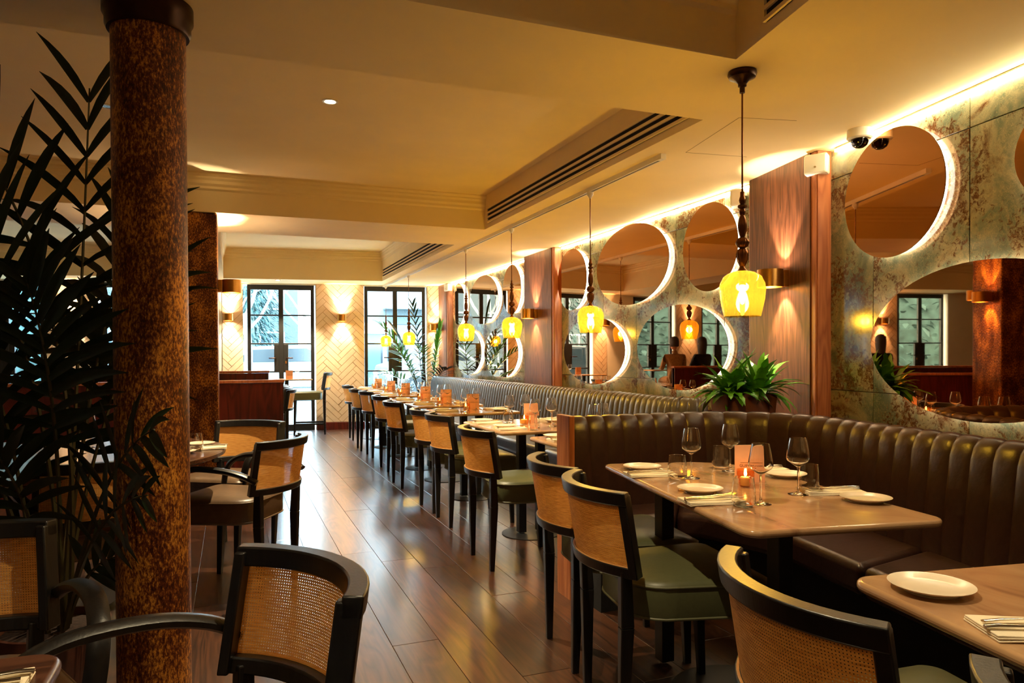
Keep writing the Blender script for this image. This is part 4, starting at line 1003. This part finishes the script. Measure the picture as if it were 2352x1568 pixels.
# diners on counter stools (their reflections show in the mirrors)
table('counter_table', [(-1.6, 11.35), (-.45, 11.35), (-.45, 11.85), (-1.6, 11.85)], .03, 'tall marble counter table where the diners sit', z=.95)
def person(x, y, rz, cloth, label, long_hair=True):
    t = empty('person', label, 'person', (x, y, 0), rz)
    # joints: facing +x, hips on a stool seat at .69
    V = [(0, 0, .80), (.0, 0, .98), (.02, 0, 1.14), (.02, 0, 1.24), (.03, 0, 1.33),
         (.02, .09, .77), (.4, .11, .76), (.44, .11, .33), (.52, .11, .27), (.02, -.09, .77), (.4, -.11, .76), (.44, -.11, .33), (.52, -.11, .27),
         (.01, .17, 1.19), (.10, .21, .98), (.33, .12, .99), (.01, -.17, 1.19), (.10, -.21, .98), (.33, -.12, .99)]
    E_ = [(0, 1), (1, 2), (2, 3), (3, 4), (0, 5), (5, 6), (6, 7), (7, 8), (0, 9), (9, 10), (10, 11), (11, 12), (2, 13), (13, 14), (14, 15), (2, 16), (16, 17), (17, 18)]
    Rr = [(.14, .11), (.13, .1), (.15, .1), (.07, .06), (.045, .045), (.09, .09), (.065, .065), (.045, .045), (.035, .035), (.09, .09), (.065, .065), (.045, .045), (.035, .035), (.06, .06), (.045, .045), (.03, .03), (.06, .06), (.045, .045), (.03, .03)]
    me = bpy.data.meshes.new('body'); me.from_pydata(V, E_, []); me.update(); me.materials.append(MATS[cloth]); o = mkobj('body', me, t)
    o.modifiers.new('skin', 'SKIN'); sv = me.skin_vertices[0].data if me.skin_vertices else None
    if sv is None:
        bm = bmesh.new(); bm.from_mesh(me); bm.verts.layers.skin.verify(); bm.to_mesh(me); bm.free(); sv = me.skin_vertices[0].data
    for i, r_ in enumerate(Rr): sv[i].radius = r_
    sv[0].use_root = True
    q = o.modifiers.new('sub', 'SUBSURF'); q.levels = q.render_levels = 2
    hd_ = G().lathe([(.0001, -.115), (.035, -.11), (.058, -.075), (.072, -.02), (.078, .03), (.07, .075), (.04, .105), (.0001, .115)], 24).build('head', 'skin', t, (.05, 0, 1.43), smooth=60)
    hd_.scale = (1.12, .92, 1)
    G().add([(.07, -.012, -.02), (.07, .012, -.02), (.096, 0, -.022), (.07, 0, .025)], [(0, 1, 2), (1, 3, 2), (3, 0, 2), (0, 3, 1)]).build('nose', 'skin', hd_, smooth=60)
    for s_ in (-1, 1):
        G().lathe([(.0001, -.008), (.009, 0), (.0001, .008)], 10).build('eye', 'slot_black', hd_, (.066, s_*.03, .01), smooth=60)
        G().lathe([(.0001, -.028), (.013, 0), (.0001, .028)], 10).build('ear', 'skin', hd_, (-.005, s_*.076, -.005), smooth=60)
    G().box((.07, 0, -.055), (.012, .035, .006)).build('mouth', 'red_paint', hd_, bevel=.002)
    lo = -.2 if long_hair else -.06
    G().lathe([(.07, lo), (.086, -.05), (.088, .03), (.08, .085), (.045, .122), (.0001, .13)], 24).build('hair', 'hair', hd_, (-.024, 0, .004), smooth=60)
    for s_ in (-1, 1):
        h = G(); h.box((.36, s_*.11, .985), (.07, .06, .022))
        hand = h.build('hand', 'skin', t, bevel=.009)
        for k in range(4): G().tube([(.39, s_*.11-.022+.0145*k, .985), (.425+.006*(k in (1, 2)), s_*.11-.024+.016*k, .982), (.445+.008*(k in (1, 2)), s_*.11-.025+.0165*k, .97)], [.008, .0075, .006], 6).build('finger', 'skin', hand, smooth=60)
        G().tube([(.35, s_*.08, .983), (.375, s_*.062, .983), (.40, s_*.06, .978)], [.0095, .009, .007], 6).build('thumb', 'skin', hand, smooth=60)
stool((-1.33, 10.8, 0), R_(90), 'tall cane-back stool under the diner in black'); stool((-.72, 10.8, 0), R_(90), 'tall cane-back stool under the diner in tan')
person(-1.33, 11.05, R_(82), 'cloth_black', 'person in black sitting on a tall stool at the counter table'); person(-.72, 11.05, R_(102), 'cloth_tan', 'person in tan sitting on a tall stool at the counter table', False)

# ================================================================ PLANTS
def frond(parent, base, az, el, length, droop, nl, ll, lw, mat, separate, name='frond', nseg=14):
    d = Vector((math.cos(az)*math.cos(el), math.sin(az)*math.cos(el), math.sin(el))); p = Vector(base); pts = [p.copy()]; cur = d.copy(); dirs = [cur.copy()]
    for i in range(nseg):
        cur = (cur+Vector((0, 0, -droop*(i+1)/nseg/nseg*2))).normalized(); p = p+cur*(length/nseg); pts.append(p.copy()); dirs.append(cur.copy())
    fr = G().tube(pts, [.009*(1-.8*i/nseg)+.0015 for i in range(nseg+1)], 5).build(name, 'stem_green', parent, smooth=60)
    joined = G()
    for k in range(nl):
        u = .42+.58*(k//2)/(nl/2); i = min(nseg-1, int(u*nseg)); f_ = u*nseg-i; q = pts[i].lerp(pts[min(i+1, nseg)], min(1, f_)); dd = dirs[i]
        s = 1 if k % 2 else -1
        sd = dd.cross(Vector((0, 0, 1))).normalized()*s
        spread = .95-.5*(u-.42)/.58
        ld = (dd*(1-spread*.55)+sd*spread+Vector((0, 0, .32))).normalized()
        L_ = ll*(1-.55*abs((u-.62)/.5))*random.uniform(.9, 1.1)
        g = G() if separate else joined
        leaf_strip(g, q, ld, L_, lw*random.uniform(.85, 1.15), random.uniform(.35, .95), nseg=5, fold=.35)
        if separate: g.build('leaflet', mat, fr, smooth=50)
    if not separate: joined.build('leaflets', mat, fr, smooth=50)
    return fr
pm_ = empty('potted_palm', 'tall dark kentia palm in a clay pot beside the round gold column', 'plant', (-.60, 2.98, 0))
G().lathe([(.0001, 0), (.13, 0), (.15, .02), (.175, .24), (.182, .27), (.172, .272), (.165, .24), (.0001, .235)], 40).build('pot', 'pot_dark', pm_, smooth=40)
G().lathe([(.0001, .258), (.08, .255), (.163, .245)], 24).build('soil', 'soil', pm_, smooth=60)
def bez_frond(parent, b, c, t, nl, ll, lw, mat, n=14, u0=.45):
    b, c, t = Vector(b), Vector(c), Vector(t); pts = [b.lerp(c, k/n).lerp(c.lerp(t, k/n), k/n) for k in range(n+1)]
    fr = G().tube(pts, [.0085*(1-.8*i/n)+.0012 for i in range(n+1)], 5).build('frond', 'stem_green', parent, smooth=60)
    for k in range(nl):
        u = u0+(1-u0)*(k//2)/(nl/2-.5); i = min(n-1, int(u*n)); q = pts[i].lerp(pts[i+1], u*n-i); dd = (pts[i+1]-pts[i]).normalized()
        s_ = 1 if k % 2 else -1
        hz = Vector((rt.x, rt.y, 0))*(1 if dd.x*rt.x+dd.y*rt.y < .5 else 0)+Vector((0, 0, 1))*.6
        nm = dd.cross(Vector((.35, -.35, .25)).cross(dd)).normalized(); nm = (Vector((-.37, -.85, .35))-dd*dd.dot(Vector((-.37, -.85, .35)))).normalized()
        sd = dd.cross(nm).normalized()*s_
        w = (u-u0)/(1-u0); ld = (dd*(.45+.8*w)+sd*(1.0-.45*w)+nm*random.uniform(-.15, .25)).normalized()
        L_ = ll*(1-.5*abs(w-.4))*random.uniform(.9, 1.12)
        g = G(); leaf_strip(g, q, ld, L_, lw*random.uniform(.8, 1.2), random.uniform(.25, .9), up_=nm, nseg=6, fold=.3); g.build('leaflet', mat, fr, smooth=50)
    return fr
PB = Vector((-.60, 2.98, 0))
fr_spec = [((-.531, 3.129, 1.255), (-.491, 3.126, 2.24), 22, .40), ((-.472, 3.045, 1.545), (-.947, 3.175, 2.15), 18, .40), ((-.590, 2.971, 1.408), (-.956, 3.066, 1.831), 24, .42), ((-.533, 3.378, 1.33), (-.334, 3.361, 1.931), 24, .36),
           ((-.525, 3.208, .917), (-.269, 3.331, 1.585), 24, .36), ((-.427, 2.848, .888), (-.22, 2.44, 1.0), 16, .24), ((-.457, 2.857, .722), (-.24, 2.44, .80), 14, .22), ((-.666, 2.943, 1.026), (-.898, 2.985, 1.491), 24, .4),
           ((-.753, 3.082, .861), (-.986, 3.176, 1.098), 22, .36), ((-.538, 2.894, 1.101), (-.623, 2.77, 1.479), 24, .38), ((-.593, 3.343, .994), (-.49, 3.523, 1.448), 22, .36), ((-.613, 2.866, .807), (-.769, 2.768, .973), 20, .32), ((-.482, 2.918, .557), (-.33, 2.901, .496), 14, .24)]
for c_, t_, nl, ll in fr_spec:
    d_ = Vector((c_[0]-PB.x, c_[1]-PB.y, 0)); d_ = d_.normalized()*.05 if d_.length > .01 else d_
    bez_frond(pm_, (d_.x, d_.y, .25), Vector(c_)-PB, Vector(t_)-PB, nl, ll, .035, 'palm_leaf')
fp = empty('potted_palm', 'green palm standing in the corner by the glazed door and banquette end', 'plant', (3.0, 11.5, 0))
G().lathe([(.0001, 0), (.12, 0), (.16, .3), (.15, .3), (.0001, .27)], 28).build('pot', 'pot_dark', fp, smooth=40)
G().lathe([(.0001, .28), (.148, .27)], 20).build('soil', 'soil', fp, smooth=60)
for i, (az, el, ln, dr) in enumerate(((200, 84, 1.85, .6), (190, 72, 1.7, 1.0), (220, 66, 1.5, 1.2), (160, 76, 1.6, .9), (250, 70, 1.35, 1.2), (200, 60, 1.2, 1.4), (280, 66, 1.1, 1.4), (180, 54, 1.0, 1.4), (330, 84, 1.5, .5))):
    a = R_(az); frond(fp, (.04*math.cos(a), .04*math.sin(a), .28), a, R_(el), ln, dr, 22, .34, .034, 'fern_leaf' if i % 3 else 'palm_leaf', False)

# ================================================================ OUTSIDE
gy = yF(0)+.3
st = G().box((0, 40, -.1), (90, 54, .18)).build('ground_street', 'asphalt'); struct(st, 'grey street outside the glazed doors')
pv = struct(G().box((0, 15.2, -.01), (60, 4.4, .06)).build('ground_pavement', 'pavement'), 'pale pavement outside the glazed doors')
def car(x, y, rz, mat, label):
    t = empty('car', label, 'car', (x, y, .0), rz, 'cars parked across the street')
    side_ = [(-2.2, .35), (-2.25, .75), (-2.1, .95), (-1.5, 1.05), (-.95, 1.5), (.7, 1.55), (1.6, 1.1), (2.15, .95), (2.25, .6), (2.2, .35)]
    def ext(poly, w0, name, m, par=t, bev=.05):
        g = G(); n = len(poly); g.add([(px, -w0, pz) for px, pz in poly]+[(px, w0, pz) for px, pz in poly], [tuple(range(n)), tuple(range(2*n-1, n-1, -1))]+[(i, i+n, (i+1) % n+n, (i+1) % n) for i in range(n)])
        return g.build(name, m, par, bevel=bev, smooth=40)
    b = ext(side_, .85, 'body', mat)
    for po in ([(-1.3, 1.08), (-.85, 1.42), (-.1, 1.45), (-.1, 1.08)], [(0, 1.08), (0, 1.45), (.62, 1.46), (1.3, 1.1)]): ext(po, .862, 'side_window', 'car_dark', t, .01)
    for wx in (-1.4, 1.35):
        for s in (-1, 1):
            w = G().lathe([(.0001, -.1), (.31, -.1), (.33, -.06), (.33, .06), (.31, .1), (.0001, .1)], 24).build('wheel', 'tyre', t, (wx, s*.78, .33), smooth=40); w.rotation_euler = (PI/2, 0, 0)
            h = G().lathe([(.0001, 0), (.2, 0), (.2, .02), (.0001, .03)], 16).build('hub_cap', 'car_silver', w, (0, 0, -s*.1 if s > 0 else .1), smooth=40)
    for s in (-1, 1): G().box((2.2, s*.6, .72), (.1, .3, .12)).build('head_lamp', 'sign_white', t, bevel=.03)
car(1.3, 21.5, .05, 'car_silver', 'silver estate car parked across the street'); car(6.4, 21.8, PI+.05, 'car_silver', 'second silver car parked across the street, by the shop front'); car(-3.8, 21.6, .03, 'car_dark', 'dark car parked across the street, left of the silver one')
def tree(x, y, h, seed, label, mat='bark'):
    rnd = random.Random(seed); t = empty('bare_tree', label, 'tree', (x, y, 0), 0, 'bare winter trees outside')
    tr = G(); br = G()
    tr.tube([(0, 0, 0), (.05, 0, h*.2), (0, .05, h*.35)], [.12, .1, .08], 8); tr.build('trunk', mat, t, smooth=60)
    def grow(p, d, L_, r, dep):
        n = 4; pts = [p.copy()]; rr = [r]
        for i in range(n):
            d = (d+Vector((rnd.uniform(-.25, .25), rnd.uniform(-.25, .25), rnd.uniform(-.12, .2)))).normalized(); p = p+d*(L_/n); pts.append(p.copy()); rr.append(r*(1-.45*(i+1)/n))
        br.tube(pts, rr, 5 if dep > 2 else 4, caps=False)
        if dep == 0: return
        for k in range(3 if dep > 1 else 4):
            i = rnd.choice((2, 3, 4)); nd_ = (d+Vector((rnd.uniform(-1, 1), rnd.uniform(-1, 1), rnd.uniform(-.3, .6)))).normalized(); grow(pts[i], nd_, L_*rnd.uniform(.6, .8), rr[i]*.6, dep-1)
    for k in range(5):
        a = 2*PI*k/5+rnd.uniform(-.4, .4); grow(Vector((0, .05, h*rnd.uniform(.2, .35))), Vector((math.cos(a), math.sin(a), .9)).normalized(), h*.3, .04, 5)
    br.build('branches', mat, t)
tree(.35, 18.6, 6.5, 3, 'bare pale tree standing across from the first glazed door'); tree(2.3, 23.6, 7, 5, 'bare tree behind the silver estate car'); tree(-8.5, 19, 9, 8, 'bare tree out to the left of the street')
def building(x0, x1, y, h, mat, label, shop=False):
    t = empty('building', label, 'building', ((x0+x1)/2, y, 0), 0); w = x1-x0
    G().box((0, .5, h/2), (w, 1, h)).build('wall', mat, t)
    nx = int(w/1.9)
    for zz in ([.9, 3.3] if not shop else [3.6]):
        if zz+1 > h: continue
        for k in range(nx):
            if shop and k < 4: continue
            f_ = G().box(((k+.5)*w/nx-w/2, -.02, zz+.6), (1.0, .08, 1.5)).build('window_frame', 'sign_white', t)
            G().box(((k+.5)*w/nx-w/2, -.04, zz+.6), (.86, .08, 1.36)).build('window_pane', 'pane_grey', f_)
            G().box(((k+.5)*w/nx-w/2, -.06, zz+.6), (.05, .08, 1.4)).build('window_bar', 'sign_white', f_)
    G().box((0, .3, h+.15), (w+.3, 1.6, .3)).build('roof_edge', mat, t)
    if shop:
        G().box((0, -.15, 2.75), (w, .3, .6)).build('shop_fascia', 'brick_grey', t)
        sg = G().box((-3.2, -.34, 2.28), (1.7, .1, .4)).build('sign_board', 'sign_white', t)
        text_mesh('sign_letters', 'ODHA', .36, 'sign_ink', sg, (-2.95, -.40, 2.28), (PI/2, 0, 0), .01)
        for k in range(int(w/2.2)):
            f_ = G().box((-w/2+1.2+2.2*k, -.05, 1.25), (2.0, .12, 2.4)).build('shop_window', 'car_dark', t)
            G().box((-w/2+1.2+2.2*k, -.1, 1.25), (1.85, .08, 2.2)).build('shop_glass', 'pane_grey', f_)
        G().box((-1.6, -.75, 3.0), (2.2, .9, .05)).build('awning', 'pane_grey', t)
building(-16, 2.6, 31, 5.2, 'brick_grey', 'pale terrace with white windows across the street')
building(3.2, 13, 27.5, 4.9, 'render_pale', 'shop building with a white sign board across the street', True)
hd = empty('hedge', 'clipped green hedge outside the far left glazed door', 'hedge', (-5.2, 17.0, 0))
rnd = random.Random(4); g = G()
for k in range(1500):
    p = Vector((rnd.uniform(-2.4, 2.4), rnd.uniform(-.7, .5), rnd.uniform(.1, 3.8))); d = Vector((rnd.uniform(-1, 1), rnd.uniform(-1, .2), rnd.uniform(-.4, 1)))
    leaf_strip(g, p, d, rnd.uniform(.2, .34), .15, .8, nseg=2, fold=.2)
o = g.build('foliage', 'hedge', hd); o['kind'] = 'stuff'
G().box((0, .1, 1.9), (4.7, .9, 3.7)).build('hedge_core', 'hedge', hd, bevel=.2)
def evergreen(x, y, h, w, seed, label):
    rnd = random.Random(seed); t = empty('evergreen_tree', label, 'tree', (x, y, 0), 0, 'tall evergreens across the street')
    G().tube([(0, 0, 0), (0, 0, h*.5), (0, 0, h*.96)], [.25, .18, .05], 8).build('trunk', 'bark', t, smooth=60)
    g = G()
    for k in range(6500):
        u = rnd.random()**.8; z = .5+u*(h-.6); rr = w*(1-u*.75)*math.sqrt(rnd.random()); a = rnd.uniform(0, 2*PI)
        d = Vector((math.cos(a), math.sin(a), rnd.uniform(-.5, .3))); leaf_strip(g, (rr*math.cos(a), rr*math.sin(a), z), d, rnd.uniform(.22, .4), .07, .7, nseg=2, fold=.2)
    o = g.build('foliage', 'hedge', t); o['kind'] = 'stuff'
evergreen(.6, 27.5, 8, 1.5, 21, 'tall evergreen beside the pale terrace, straight across from the first glazed door'); evergreen(-5.5, 26, 10, 2.8, 22, 'tall evergreen in front of the pale terrace, left of the other')
print('tiles', NT[0], 'planks', n, 'objects', len(bpy.data.objects))
